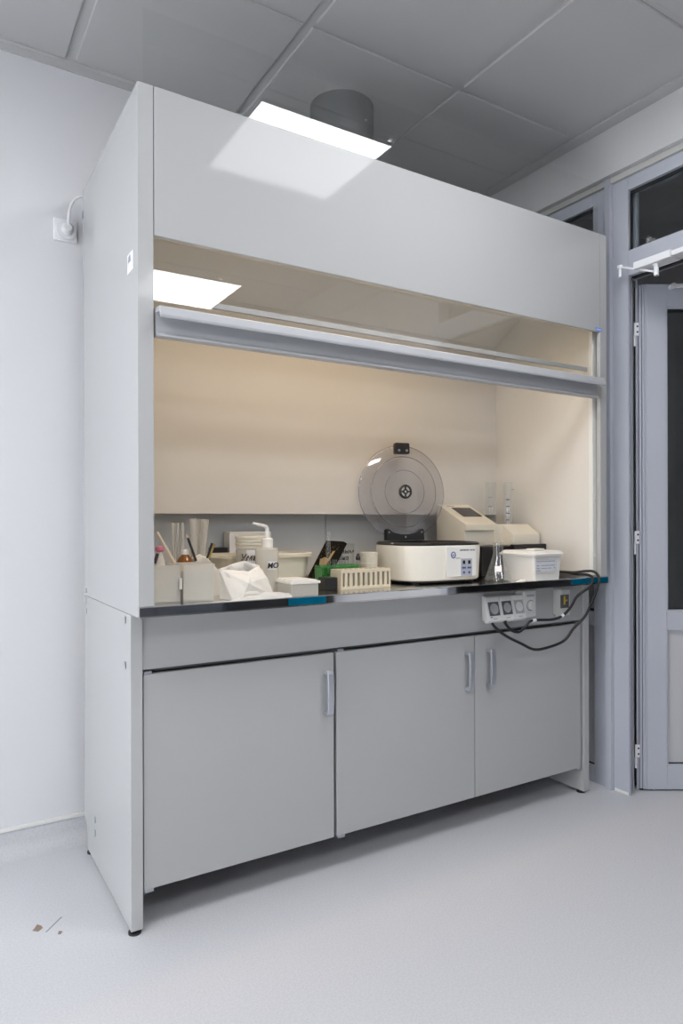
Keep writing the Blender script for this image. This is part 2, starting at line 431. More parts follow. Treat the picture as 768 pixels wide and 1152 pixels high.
# the open door leaf, hinged on the post side and swung into the dim room
hx, hy = 2.128, -0.022
d1 = bpy.data.objects.new('door_1', None); COL.objects.link(d1); d1['kind'] = 'structure'
d1.location = (hx, hy, 0); d1.rotation_euler = (0, 0, -YAW)
d1['label'] = 'grey blue framed glass door standing open into the dark room'
T_, LW, Z0, Z1 = 0.05, 1.06, 0.008, 2.168


def leafbox(mb, x0, y0, z0, x1, y1, z1, bev=0.002): return mb.box(x0, y0, z0, x1, y1, z1, bev=bev)


lf = MB()
leafbox(lf, 0.024, 0, Z0, 0.108, T_, Z1); leafbox(lf, LW - 0.11, 0, Z0, LW, T_, Z1)
leafbox(lf, 0.108, 0, Z0, LW - 0.11, T_, 0.107); leafbox(lf, 0.108, 0, 0.688, LW - 0.11, T_, 0.768); leafbox(lf, 0.108, 0, 2.07, LW - 0.11, T_, Z1)
obj('leaf_frame', lf, M['alu'], d1, world=False)
e = MB(); leafbox(e, -0.004, 0.012, Z0, 0.007, T_ + 0.008, Z1, 0.001); leafbox(e, 0.0085, 0.004, Z0, 0.0165, T_, Z1, 0.001); leafbox(e, 0.018, 0.002, Z0, 0.0235, T_, Z1, 0.001)
obj('edge_profile', e, M['alu'], d1, world=False)
obj('edge_seal', MB().box(-0.0075, 0.014, Z0, -0.0042, T_, Z1).box(0.0071, 0.012, Z0, 0.0084, T_, Z1).box(-0.004, 0.012, 0.001, 0.05, T_ - 0.01, Z0 - 0.0005), M['gasket'], d1, world=False)['label'] = 'black rubber seal'
b = MB()
for z0, z1 in ((0.107, 0.688), (0.768, 2.07)):
    b.box(0.108, 0.006, z0, 0.1155, 0.03, z1).box(LW - 0.1175, 0.006, z0, LW - 0.11, 0.03, z1).box(0.1155, 0.006, z0, LW - 0.1175, 0.03, z0 + 0.007).box(0.1155, 0.006, z1 - 0.007, LW - 0.1175, 0.03, z1)
obj('glazing_bead', b, M['alu'], d1, world=False)
obj('pane', MB().box(0.11, 0.018, 0.77, LW - 0.112, 0.026, 2.068), M['winglass'], d1, world=False)
g = MB(); g.box(0.1157, 0.012, 2.052, LW - 0.118, 0.0175, 2.0628).box(0.1157, 0.012, 0.7755, LW - 0.118, 0.0175, 0.780).box(0.1157, 0.012, 0.114, LW - 0.118, 0.0175, 0.118)
obj('glazing_seal', g, M['gasket'], d1, world=False)['label'] = 'black glazing seal'
obj('kick_panel', MB().box(0.11, 0.018, 0.109, LW - 0.112, 0.03, 0.686), M['alu_in'], d1, world=False)['label'] = 'pale grey lower panel'
for z in (1.975, 1.085, 0.172):
    ho = obj('hinge', MB().box(-0.029, 0.000, z - 0.0275, -0.009, 0.006, z + 0.0275, bev=0.001), M['closer'], d1, world=False)
    obj('knuckle', MB().cyl((-0.027, 0.001, z - 0.072), (-0.027, 0.001, z - 0.028), 0.005, n=14), M['closer'], ho, world=False)
    for dz in (0.012, -0.012): obj('screw', MB().cyl((-0.015, -0.0015, z + dz), (-0.015, 0.0005, z + dz), 0.004, n=10), M['black'], ho, world=False)
obj('catch_bracket', MB().cyl((0.128, -0.002, 2.152), (0.128, -0.03, 2.152), 0.012, n=16).box(0.13, -0.026, 2.143, 0.26, -0.020, 2.160, bev=0.002), M['closer'], d1, world=False)['label'] = 'white closer arm shoe'
obj('door_handle', MB().tube([(LW - 0.05, 0, 1.03), (LW - 0.05, -0.05, 1.03), (LW - 0.18, -0.052, 1.03)], 0.009, sub=4).box(LW - 0.07, -0.006, 0.93, LW - 0.03, 0, 1.09, bev=0.002), M['handle'], d1, world=False)

# door closer body and arm on the frame above the door
pv = atx(738, 307, 1.992); eb = atx(697, 301, 1.985)
ya, yb, yc_ = atx(711.5, 300, 1.968).y, atx(753.5, 290, 1.968).y, atx(772, 290, 1.968).y
zb_, zt_ = atx(712, 303.5, 1.968).z, atx(711.5, 295, 1.968).z
dc = thing('door_closer', 'white door closer with slim arm mounted above the open door', 'door closer', (2.02, -0.14, 2.17))
obj('body', MB().box(1.968, yb, zb_, 2.0395, ya, zt_, bev=0.005), M['closer'], dc)
obj('end_cap', MB().box(1.972, yc_, zb_ + 0.004, 2.0395, yb - 0.0005, zt_ - 0.006, bev=0.004), M['closer'], dc)
ad = (eb - pv); ad.z = 0; al = ad.length; an = ad.normalized()
TA = Matrix(((an.x, -an.y, 0, pv.x), (an.y, an.x, 0, pv.y), (0, 0, 1, 0), (0, 0, 0, 1)))
arm = MB(); arm.tube([(pv.x, pv.y, pv.z + 0.004), (pv.x * 0.5 + eb.x * 0.5, (pv.y + eb.y) / 2, (pv.z + eb.z) / 2 + 0.004), (eb.x, eb.y, eb.z + 0.003)], 0.0055, n=4, sub=1)
obj('arm', arm, M['closer'], dc)
obj('pivot', MB().cyl((pv.x, pv.y, min(pv.z, zb_) - 0.010), (pv.x, pv.y, zb_ - 0.0003), 0.010, n=16).cyl((pv.x, pv.y, zb_ - 0.008), (pv.x, pv.y, zb_ - 0.0003), 0.015, n=16), M['closer'], dc)
obj('elbow', MB().cyl((eb.x, eb.y, eb.z - 0.006), (eb.x, eb.y, eb.z + 0.008), 0.011, n=16).cyl((eb.x, eb.y, eb.z - 0.040), (eb.x, eb.y, eb.z - 0.006), 0.0055, n=12), M['closer'], dc)['label'] = 'white elbow joint'

# ================================================================== fume hood (upper body)
WH = 1.93
hood = thing('fume_hood', 'large pale grey laboratory fume hood with raised glass sash', 'fume hood', (WH / 2, 0.36, 0.898))
H = M['hood']
p = MB(); p.box(0, 0.006, 0.898, 0.018, 0.72, 2.339, bev=0.001); obj('side_panel', p, M['hoodside'], hood); obj('front_post', MB().box(0, 0.0, 0.9275, 0.0425, 0.0058, 2.339, bev=0.001).box(0.0183, 0.0058, 0.9275, 0.0425, 0.016, 2.339), H, hood)
p = MB(); p.box(WH - 0.018, 0.006, 0.898, WH, 0.72, 2.339, bev=0.001); obj('side_panel', p, M['hoodside'], hood); obj('front_post', MB().box(1.8905, 0.0, 0.9275, WH, 0.0058, 2.339, bev=0.001).box(1.8905, 0.0058, 0.9275, WH - 0.0183, 0.016, 2.339), H, hood)
obj('front_panel', MB().box(0.0445, -0.001, 1.934, 1.889, 0.015, 2.339, bev=0.002), H, hood)
obj('top_panel', MB().box(0.0182, 0.05, 2.318, WH - 0.0182, 0.72, 2.336), H, hood)
obj('rear_panel', MB().box(0.0182, 0.700, 0.93, WH - 0.0182, 0.718, 2.318), H, hood)
I_ = M['inner']
obj('interior_side', MB().box(1.890, 0.0555, 0.93, 1.9115, 0.68, 2.317), I_, hood)
obj('interior_side', MB().box(0.0185, 0.0555, 0.93, 0.040, 0.68, 2.317), I_, hood)
obj('baffle', MB().prism([(0.600, 1.187), (0.600, 2.000), (0.205, 2.235), (0.205, 2.247), (0.612, 2.007), (0.612, 1.187)], 'x', 0.0405, 1.8895), I_, hood)
lb = MB()
for x0, x1 in ((0.0405, 0.975), (0.978, 1.8895)): lb.box(x0, 0.680, 0.93, x1, 0.690, 1.35, bev=0.001)
obj('lower_liner', lb, M['lower'], hood)['label'] = 'blue grey liner panels low at the rear'
tr = MB(); tr.box(1.886, 0.036, 0.93, 1.9115, 0.0550, 2.317, bev=0.002); ot = obj('sash_track', tr, M['trimwhite'], hood); ot['label'] = 'white track strip with screws'
for z in (1.68, 1.49, 1.25, 1.01): obj('screw', MB().cyl((1.900, 0.0358, z), (1.900, 0.0335, z), 0.006, n=12), M['trimwhite'], ot)
obj('sash_track', MB().box(0.0185, 0.036, 0.93, 0.0445, 0.0550, 2.317, bev=0.002), M['trimwhite'], hood)
# the sash: glass, handle profile, inner rail
gl = obj('sash_glass', MB().box(0.022, 0.024, 1.70, 1.908, 0.030, 2.560), M['glass'], hood)
gl['label'] = 'clear glass pane of the sash'
x0, x1 = 0.046, 1.905
hp = MB(); hp.prism([(0.0235, 1.661), (-0.008, 1.661), (-0.008, 1.668), (0.002, 1.672), (0.004, 1.726), (-0.030, 1.722), (-0.036, 1.704), (-0.040, 1.705), (-0.041, 1.712), (-0.036, 1.733), (-0.030, 1.737), (0.0235, 1.741)], 'x', x0 + 0.003, 1.872, bev=0.0012, seg=1)
obj('sash_handle', hp, M['sash'], hood)['label'] = 'grey aluminium grip profile along the sash'
obj('sash_rail', MB().box(0.046, 0.060, 1.783, 1.885, 0.072, 1.800, bev=0.002), M['sash'], hood)
lm = MB(); lm.box(0.20, 0.062, 2.035, 1.50, 0.175, 2.09, bev=0.004).box(0.20, 0.062, 2.006, 1.50, 0.068, 2.035).box(0.20, 0.169, 2.012, 1.50, 0.175, 2.035); lo = obj('lamp_housing', lm, M['white'], hood)
obj('lamp_diffuser', MB().box(0.22, 0.0685, 2.018, 1.48, 0.1685, 2.030), M['lampw'], lo)['label'] = 'warm glowing lamp diffuser'
# stickers
st = obj('sticker', MB().box(-0.0008, 0.046, 1.850, -0.0001, 0.106, 1.903), M['labelw'], hood); st['label'] = 'small white sticker with a grey mark'
obj('printed_mark', MB().prism([(0.068, 1.878), (0.098, 1.878), (0.092, 1.896), (0.074, 1.898)], 'x', -0.0011, -0.0009), M['greyink'], st)
st = obj('sticker', MB().box(1.858, -0.0018, 1.935, 1.900, -0.0012, 1.950), M['bluetag'], hood); st['label'] = 'tiny blue maker sticker'
obj('printed_mark', MB().box(1.866, -0.0021, 1.9405, 1.892, -0.0019, 1.9440), M['labelw'], st)
sc = MB()
for y, z in ((0.677, 0.916),): sc.box(-0.003, y - 0.006, z - 0.008, 0.0, y + 0.006, z + 0.008, bev=0.001)
obj('cover_cap', sc, M['cap'], hood)['label'] = 'small grey cover cap'
# cable gland where the white cord enters
obj('cord_gland', MB().box(-0.004, 0.705, 2.238, 0.0, 0.719, 2.262, bev=0.001), M['greyink'], hood)

# ================================================================== worktop
wt = thing('worktop', 'polished stainless steel worktop spanning the fume hood', 'worktop', (WH / 2, 0.3, 0.9))
WZ = 0.912
obj('surface', MB().box(0.0185, 0.0045, 0.899, WH - 0.0185, 0.679, WZ), M['steel'], wt)
obj('front_edge', MB().prism([(-0.009, 0.9025), (-0.009, 0.925), (-0.007, 0.927), (0.001, 0.927), (0.0042, WZ), (0.0042, 0.9025)], 'x', 0.0, 1.9265), M['mirror'], wt)['label'] = 'mirror bright front edge'
obj('lower_lip', MB().prism([(-0.0105, 0.8985), (-0.0105, 0.9023), (0.004, 0.9023), (0.004, 0.8985)], 'x', 0.0, 1.9265), M['steel'], wt)
ef = MB(); ef.box(0.445, -0.0098, 0.9035, 0.575, -0.0092, 0.9245); obj('edge_patch', ef, M['edgeblue'], wt)['label'] = 'blue patch on the steel edge'  # blue patches lying flat on the steel front edge
ef = MB(); ef.box(1.700, -0.0098, 0.9035, 1.925, -0.0092, 0.9250); obj('edge_patch', ef, M['edgeblue'], wt)['label'] = 'blue patch near the right end of the steel edge'

# ================================================================== base cabinet
base = thing('base_cabinet', 'wide pale grey base cabinet with three doors on black feet', 'cabinet', (WH / 2, 0.4, 0.0))
B = M['hoodmatt']
left = [(0.085, 0.012), (0.085, 0.8965), (0.72, 0.8965), (0.72, 0.105), (0.672, 0.088), (0.672, 0.012)]
obj('side_panel', MB().prism(left, 'x', 0.0, 0.034, bev=0.0015, seg=1), M['hoodside'], base)
obj('side_panel', MB().prism(left, 'x', 1.888, 1.922, bev=0.0015, seg=1), B, base)
obj('apron', MB().box(0.0345, 0.092, 0.7385, 1.8875, 0.110, 0.897, bev=0.001), B, base)
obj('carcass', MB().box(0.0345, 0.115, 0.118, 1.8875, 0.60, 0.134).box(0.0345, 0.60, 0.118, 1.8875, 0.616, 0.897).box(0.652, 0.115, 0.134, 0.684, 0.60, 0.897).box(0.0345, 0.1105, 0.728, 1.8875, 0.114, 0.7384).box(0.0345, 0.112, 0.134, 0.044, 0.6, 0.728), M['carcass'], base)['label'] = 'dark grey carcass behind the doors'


def handle(x, z0, z1, parent):
    h = MB(); y = 0.0905
    pts = [(y, z0 + 0.004), (y - 0.022, z0), (y - 0.030, z0 + 0.010)] + [(y - 0.030 - 0.004 * math.sin(PI * k / 8), z0 + 0.010 + (z1 - z0 - 0.020) * k / 8) for k in range(1, 8)] + [(y - 0.030, z1 - 0.010), (y - 0.022, z1), (y, z1 - 0.004), (y, z1 - 0.014), (y - 0.018, z1 - 0.013), (y - 0.022, z1 - 0.02), (y - 0.022, z0 + 0.02), (y - 0.018, z0 + 0.013), (y, z0 + 0.014)]
    h.prism(pts, 'x', x - 0.011, x + 0.011, bev=0.0012, seg=1)
    return obj('handle', h, M['handle'], parent)


for x0, x1, hxx, hinges in ((0.0375, 0.6625, 0.634, (0.05,)), (0.6735, 1.2795, 1.2415, (0.69,)), (1.2825, 1.8760, 1.3490, (1.862,))):
    d = obj('door', MB().box(x0, 0.0905, 0.116, x1, 0.109, 0.7245, bev=0.0012, seg=1), B, base)
    handle(hxx, 0.524, 0.672, d)
    for hx_ in hinges:
        obj('hinge', MB().box(hx_ - 0.010, 0.093, 0.7248, hx_ + 0.012, 0.107, 0.7325), M['screw'], d)
        obj('hinge', MB().box(hx_ - 0.010, 0.093, 0.106, hx_ + 0.016, 0.107, 0.1157), M['screw'], d)
for x, y in ((0.014, 0.10), (0.014, 0.655), (1.905, 0.115), (1.905, 0.655)):
    obj('foot', MB().lathe([(0, 0), (0.018, 0), (0.018, 0.006), (0.012, 0.008), (0.008, 0.009), (0.008, 0.0119), (0, 0.0119)], (x, y, 0.0), n=20), M['black'], base)['label'] = 'black levelling foot'
for y, z in ((0.139, 0.878), (0.140, 0.748), (0.678, 0.882), (0.678, 0.845), (0.543, 0.159), (0.544, 0.114)):
    obj('cover_cap', MB().box(-0.0025, y - 0.006, z - 0.010, 0.0, y + 0.006, z + 0.010, bev=0.002), M['cap'], base)
obj('cross_rail', MB().box(1.83, 0.30, 0.06, 1.8875, 0.34, 0.117), B, base)

# ================================================================== exhaust duct
dct = thing('exhaust_duct', 'round galvanised exhaust duct rising from the hood top into the ceiling', 'duct', (0.955, 0.5, 2.336))
obj('pipe', MB().lathe([(0.128, 0.0), (0.128, 0.4839), (0.124, 0.4839), (0.124, 0.0), (0.128, 0.0)], (0.955, 0.505, 2.336), n=64), M['duct'], dct)
obj('collar', MB().lathe([(0.129, 0.0), (0.150, 0.0), (0.150, 0.004), (0.132, 0.006), (0.132, 0.05), (0.129, 0.05), (0.129, 0.0)], (0.955, 0.505, 2.3365), n=64), M['duct'], dct)
obj('rivet', MB().cyl((0.985, 0.375, 2.72), (0.986, 0.379, 2.72), 0.005, n=10), M['screw'], dct)

# ================================================================== wall socket with plug and cord
Yw = YB
ws = thing('wall_socket', 'square white wall socket left of the fume hood', 'socket', (-0.048, Yw, 2.17))
obj('plate', MB().box(-0.089, Yw - 0.012, 2.168, -0.008, Yw - 0.0005, 2.249, bev=0.004), M['socketw'], ws)
obj('insert', MB().lathe([(0, 0.002), (0.030, 0.002), (0.030, 0.0), (0.034, 0), (0.034, 0.010), (0, 0.010)], T=Matrix.Translation((-0.048, Yw - 0.0215, 2.206)) @ Matrix.Rotation(-PI / 2, 4, 'X'), n=32), M['socketw'], ws)
pc = thing('power_cord', 'white power cord arching from the wall plug to the hood top corner', 'power cord', (-0.048, Yw - 0.04, 2.20))
obj('plug', MB().lathe([(0, 0), (0.012, 0), (0.019, 0.010), (0.021, 0.026), (0, 0.026)], T=Matrix.Translation((-0.045, Yw - 0.047, 2.208)) @ Matrix.Rotation(-PI / 2, 4, 'X'), n=28), M['cablewhite'], pc)
obj('cord', MB().tube([(-0.044, Yw - 0.042, 2.216), (-0.044, Yw - 0.05, 2.245), (-0.040, Yw - 0.05, 2.275), (-0.030, Yw - 0.052, 2.300), (-0.016, Yw - 0.060, 2.313), (-0.004, Yw - 0.066, 2.318), (0.010, Yw - 0.060, 2.316)], [0.006, 0.005, 0.0045, 0.004], n=10), M['cablewhite'], pc)

# ================================================================== sockets under the worktop
YA = 0.092
sb = thing('socket_strip', 'grey three way socket strip with round timer dial under the worktop', 'socket', (1.46, YA - 0.02, 0.77))
bx = [gx(q, 0.048) for q in (544.5, 560, 574, 587)]
obj('back_box', MB().box(gx(541, YA), YA - 0.040, 0.776, bx[3], YA - 0.0005, 0.872, bev=0.004), M['socket'], sb)
wedge = [(YA - 0.041, 0.872), (YA - 0.046, 0.872), (YA - 0.068, 0.785), (YA - 0.060, 0.776), (YA - 0.041, 0.776)]
for i, mm in enumerate(('socketdark', 'socketdark', 'socketgrey')):
    xa, xb = bx[i] + 0.0004, bx[i + 1] - 0.0004
    w = obj('socket_module', MB().prism(wedge, 'x', xa, xb, bev=0.002, seg=1), M['socket'], sb)
    T = frame_matrix(((xa + xb) / 2, YA - 0.0570, 0.8285), (1, 0, 0), (0, 0.022, 0.087))
    hw = (xb - xa) * 0.38
    obj('insert', MB().box(-hw, -0.026, -0.0006, hw, 0.026, 0.0022, bev=0.0015, T=T), M[mm], w)
    obj('socket_face', MB().lathe([(0, 0.0023), (hw * 0.78, 0.0023), (hw * 0.78, 0.0030), (hw * 0.66, 0.0030), (hw * 0.62, 0.0024), (0, 0.0024)], n=28, T=T), M['socketgrey'] if i < 2 else M['socket'], w)
    obj('marking', MB().box(-0.010, -0.0385, 0.0, 0.010, -0.0355, 0.0010, T=T), M['greyink'], w)
tx0, tx1 = bx[3] + 0.0005, gx(603, 0.043)
tm = obj('timer', MB().box(tx0, YA - 0.050, 0.778, tx1, YA - 0.0005, 0.886, bev=0.008, seg=3), M['socket'], sb)
tc_ = gx(597, 0.038)
obj('dial', MB().lathe([(0, 0), (0.016, 0), (0.017, 0.002), (0.017, 0.010), (0, 0.010)], T=Matrix.Translation((tc_, YA - 0.0622, 0.828)) @ Matrix.Rotation(-PI / 2, 4, 'X'), n=28), M['socket'], tm)
obj('dial_ring', MB().lathe([(0.0175, 0), (0.022, 0), (0.022, 0.0015), (0.0175, 0.0015), (0.0175, 0)], T=Matrix.Translation((tc_, YA - 0.0518, 0.828)) @ Matrix.Rotation(-PI / 2, 4, 'X'), n=28), M['socketgrey'], tm)
tk = MB()
for k in range(4): tk.box(tc_ - 0.018 + k * 0.010, YA - 0.0508, 0.862, tc_ - 0.010 + k * 0.010, YA - 0.0502, 0.870)
obj('marking', tk, M['greyink'], tm)
s1 = thing('junction_box', 'small single socket box with yellow indicator right of the socket strip', 'socket', (1.765, YA - 0.02, 0.76))
jx0, jx1 = gx(621, YA), gx(641, 0.046)
obj('housing', MB().box(jx0, YA - 0.046, zt(632, 693, 0.046), jx1, YA - 0.0005, zt(632, 663.5, 0.046), bev=0.004), M['socket'], s1)
wx0, wx1, wz0_, wz1_ = gx(630, 0.045), gx(639.5, 0.045), zt(635, 684, 0.045), zt(635, 669, 0.045)
obj('window', MB().box(wx0, YA - 0.0475, wz0_, wx1, YA - 0.0462, wz1_, bev=0.0005), M['socketdark'], s1)
iw = (wx1 - wx0); ih = wz1_ - wz0_
obj('indicator', MB().box(wx0 + iw * 0.35, YA - 0.0500, wz0_ + ih * 0.25, wx0 + iw * 0.52, YA - 0.0478, wz0_ + ih * 0.9).box(wx0 + iw * 0.52, YA - 0.0500, wz0_ + ih * 0.5, wx0 + iw * 0.75, YA - 0.0478, wz0_ + ih * 0.62), M['yellow'], s1)
obj('stub', MB().box(jx0 + 0.012, YA - 0.030, zt(632, 693, 0.046) - 0.014, jx0 + 0.030, YA - 0.004, zt(632, 693, 0.046) - 0.0003), M['socket'], s1)


def cable(name, label, px, r, plug):
    t = thing(name, label, 'power cord', at(*px[0]))
    obj('plug', MB().box(*plug, bev=0.004), M['black'], t)
    obj('cord', MB().tube([at(*q) for q in px], r, n=10), M['rubber'], t)
    return t


YC = 0.035
p0 = at(551.3, 697, YC)
c1 = cable('power_cord', 'black power cord hanging in a long loop from the first socket', [(551.0, 694, 0.040), (552, 699, YC), (558, 707, YC), (570, 716, YC), (586, 724, 0.04), (600, 730.5, 0.045), (614, 729, 0.045), (634, 721, 0.04), (645, 707, 0.03), (658, 693, 0.01), (666, 676, -0.015), (672, 660, -0.022), (673.5, 650, -0.016), (668, 643.2, 0.0), (658, 642.5, 0.02), (646, 644, 0.05), (636, 643.5, 0.10), (625, 642.5, 0.24)], 0.0055, (p0.x - 0.008, YC - 0.008, p0.z - 0.008, p0.x + 0.008, YC + 0.010, p0.z + 0.012))
p0 = at(567, 698, YC)
c2 = cable('power_cord', 'black power cord with white tape bits, short loop from the second socket', [(566.5, 695, 0.040), (568, 701, YC), (575, 709, YC), (583, 711, YC), (590, 706, YC), (596, 699, YC), (604, 697.5, 0.04), (620, 697, 0.03), (632, 693, 0.025), (641, 684, 0.02), (648, 672, 0.005), (655, 666, -0.015), (664, 659, -0.020), (666, 650, -0.016), (660, 646.5, 0.0), (650, 646, 0.03), (640, 644.5, 0.14)], 0.0055, (p0.x - 0.008, YC - 0.008, p0.z - 0.008, p0.x + 0.008, YC + 0.010, p0.z + 0.012))
for q, e in (((598.5, 698.3, YC), (602, 697.7, 0.04)), ((631, 693.8, 0.025), (633.5, 691.8, 0.024))):
    obj('tape', MB().cyl(at(*q), at(*e), 0.0066, n=12), M['labelw'], c2)['label'] = 'bit of white tape'

# ================================================================== things on the worktop


# --- two milky boxes at the left
def openbox(mb, x0, y0, z0, x1, y1, z1, t=0.003, lip=0.004):
    mb.box(x0, y0, z0, x1, y1, z0 + t)
    mb.box(x0, y0, z0 + t, x1, y0 + t, z1); mb.box(x0, y1 - t, z0 + t, x1, y1, z1)
    mb.box(x0, y0 + t, z0 + t, x0 + t, y1 - t, z1); mb.box(x1 - t, y0 + t, z0 + t, x1, y1 - t, z1)
    if lip:
        mb.box(x0 - lip, y0 - lip, z1, x1 + lip, y0 + t, z1 + 0.003); mb.box(x0 - lip, y1 - t, z1, x1 + lip, y1 + lip, z1 + 0.003)
        mb.box(x0 - lip, y0 + t, z1, x0 + t, y1 - t, z1 + 0.003); mb.box(x1 - t, y0 + t, z1, x1 + lip, y1 - t, z1 + 0.003)
    return mb


Ya = 0.18
xa, xb = gx(168, Ya), gx(203, Ya); za = zt(190, 637, Ya)
t = thing('plastic_box', 'milky open plastic box holding sticks, at far left beside hood side', 'box', ((xa + xb) / 2, Ya, WZ))
obj('body', openbox(MB(), xa, Ya, WZ + 0.0002, xb, Ya + 0.16, za), M['milky'], t)
obj('contents_level', MB().box(xa + 0.004, Ya + 0.004, WZ + 0.004, xb - 0.004, Ya + 0.155, WZ + 0.062, bev=0.003), M['whitewarm'], t)
obj('clip', MB().box(xb - 0.006, Ya - 0.010, WZ + 0.04, xb + 0.002, Ya - 0.0015, WZ + 0.075, bev=0.002), M['white'], t)
Yb2 = 0.17
xc, xd = gx(206, Yb2), gx(240, Yb2); zb = zt(222, 636, Yb2)
t = thing('plastic_box', 'milky square plastic box in front of the tall tubes, second from left', 'box', ((xc + xd) / 2, Yb2, WZ))
obj('body', openbox(MB(), xc, Yb2, WZ + 0.0002, xd, Yb2 + 0.13, zb), M['milky'], t)
obj('lining', MB().box(xc + 0.004, Yb2 + 0.004, WZ + 0.004, xd - 0.004, Yb2 + 0.125, zb - 0.02, bev=0.003), M['whitewarm'], t)

# sticks and tubes leaning behind the two boxes
def stick(name, label, cat, a, b, r, m, group=None, tip=None):
    A = Vector(a); Bv = Vector(b)
    t = thing(name, label, cat, A, 0, group)
    obj('shaft', MB().cyl(A, Bv, r, n=14), m, t)
    if tip:
        d = (Bv - A).normalized(); obj('tip', MB().cyl(Bv, Bv + d * tip[0], r, r * tip[2], n=14), tip[1], t)
    return t


Ys = 0.30
stick('wooden_stick', 'pale wooden stick leaning left out of the leftmost box', 'stick', at(197, 634, Ys), at(176.5, 599, Ys), 0.0045, M['wood'])
for lab, x, y0, y1, Y in (('thin clear glass tube, leftmost standing upright behind the boxes', 195, 632, 588.5, 0.40), ('thin clear glass tube, second upright tube behind the boxes', 199.8, 632, 588.5, 0.41), ('thin clear glass tube, third upright tube behind the boxes', 205.5, 622, 588, 0.40)):
    a = at(x, 632, Y); b = at(x - 0.3, y1, Y); a.z = WZ + 0.0005
    t = thing('glass_tube', lab, 'tube', a)
    obj('wall', MB().pipe(a, (a.x, a.y, b.z), 0.0056, 0.0012), M['tubeplastic'], t)
for lab, x0, xt, y1, Y, r in (('wide milky plastic tube left of the pair behind the second box', 219, 217, 583.5, 0.40, 0.0125), ('wide milky plastic tube tight beside the black pencil', 222.5, 220.5, 585, 0.44, 0.0105), ('thin milky tube between the wide tubes', 226, 227.0, 584, 0.46, 0.0075), ('milky plastic tube tilted to the right behind the paper', 226, 231.5, 584.5, 0.40, 0.0115)):
    a = at(x0, 640, Y); b = at(xt, y1, Y); a = a + (a - b) * ((a.z - WZ - r * 0.4) / (b.z - a.z)); 
    t = thing('plastic_tube', lab, 'tube', a)
    obj('wall', MB().pipe(a, b, r, 0.0015), M['tubeplastic'], t)
# amber bottle
Y = 0.33; c = at(208, 632, Y); zc_ = zt(208, 619, Y); zs = zt(208, 624, Y)
t = thing('amber_bottle', 'small brown glass bottle with white cap behind the second box', 'bottle', (c.x, Y, WZ))
z0 = WZ + 0.0003
obj('body', MB().lathe([(0, 0), (0.026, 0), (0.030, 0.004), (0.030, zs - z0 - 0.032), (0.024, zs - z0 - 0.016), (0.011, zs - z0), (0, zs - z0)], (c.x, Y, z0), n=28), M['amber'], t)
obj('cap', MB().lathe([(0, 0), (0.013, 0), (0.013, zc_ - zs), (0.011, zc_ - zs + 0.002), (0, zc_ - zs + 0.002)], (c.x, Y, zs + 0.0004), n=24), M['white'], t)
# pencils
stick('pencil', 'black pencil with pale tip leaning out behind the amber bottle', 'pencil', at(220.5, 631, 0.31), at(211, 605, 0.31), 0.004, M['ink'], tip=(0.012, M['wood'], 0.3))
stick('pencil', 'black pencil leaning right, left one of the pair by the paper', 'pencil', at(233, 628, 0.29), at(238.5, 611, 0.29), 0.0038, M['ink'])
stick('pencil', 'gold and black pencil leaning right, right one of the pair by the paper', 'pencil', at(235.0, 628, 0.29), at(240.8, 611.5, 0.29), 0.0042, M['brass'])
# purple topped cone bottle
Y = 0.23; c = at(179.5, 634, Y); zt_ = zt(180, 621, Y)
t = thing('dropper_bottle', 'white cone shaped bottle with pink top in leftmost box', 'bottle', (c.x, Y, WZ + 0.064))
zb0 = WZ + 0.0635
obj('cone', MB().lathe([(0, 0), (0.021, 0), (0.021, 0.03), (0.017, zt_ - zb0 - 0.03), (0.006, zt_ - zb0), (0, zt_ - zb0)], (c.x, Y, zb0), n=20), M['milkyw'], t)
obj('top', MB().lathe([(0, 0), (0.010, 0), (0.014, 0.006), (0.012, 0.014), (0.006, 0.019), (0, 0.019)], (c.x, Y, zt_ + 0.0004), n=14), M['pink'], t)
stick('marker', 'dark plum marker leaning at the far left edge of the leftmost box', 'marker', at(174.0, 634, 0.21), at(177.0, 623, 0.215), 0.005, M['plum'])


# --- crumpled sheets
def crumple(x0, y0, x1, y1, zf, amp, nx=26, ny=18, seed=0, freq=16, thick=None):
    """closed crumpled lump: zf(u,v) gives the height profile"""
    mb = MB(); top = []; bot = []
    for j in range(ny + 1):
        for i in range(nx + 1):
            u, v = i / nx, j / ny
            p = Vector((x0 + (x1 - x0) * u, y0 + (y1 - y0) * v, 0))
            n = noise.noise(Vector((u * freq * 0.4 + seed, v * freq * 0.3, seed * 1.7))); n2 = noise.noise(Vector((u * freq + seed * 3, v * freq, 5)))
            edge = min(1, min(u, 1 - u, v, 1 - v) * 8)
            z = zf(u, v) + (abs(n) * amp + n2 * amp * 0.25) * edge
            top.append(p + Vector((n2 * amp * 0.6, n * amp * 0.6 * edge, max(z, 0.001))))
            bot.append(Vector((top[-1].x, top[-1].y, 0.0)))
    return top, bot, nx, ny


def lump(x0, y0, x1, y1, zbase, zf, amp, **k):
    top, bot, nx, ny = crumple(x0, y0, x1, y1, zf, amp, **k)
    mb = MB(); n = len(top)
    vs = [v + Vector((0, 0, zbase)) for v in top + bot]; fs = []
    W_ = nx + 1
    for j in range(ny):
        for i in range(nx):
            a = j * W_ + i; fs.append((a, a + 1, a + W_ + 1, a + W_)); fs.append((n + a, n + a + W_, n + a + W_ + 1, n + a + 1))
    for i in range(nx):
        fs.append((i, n + i, n + i + 1, i + 1)); a = ny * W_ + i; fs.append((a, a + 1, n + a + 1, n + a))
    for j in range(ny):
        a = j * W_; fs.append((a, a + W_, n + a + W_, n + a)); a = j * W_ + nx; fs.append((a, n + a, n + a + W_, a + W_))
    mb._add(vs, fs); return mb


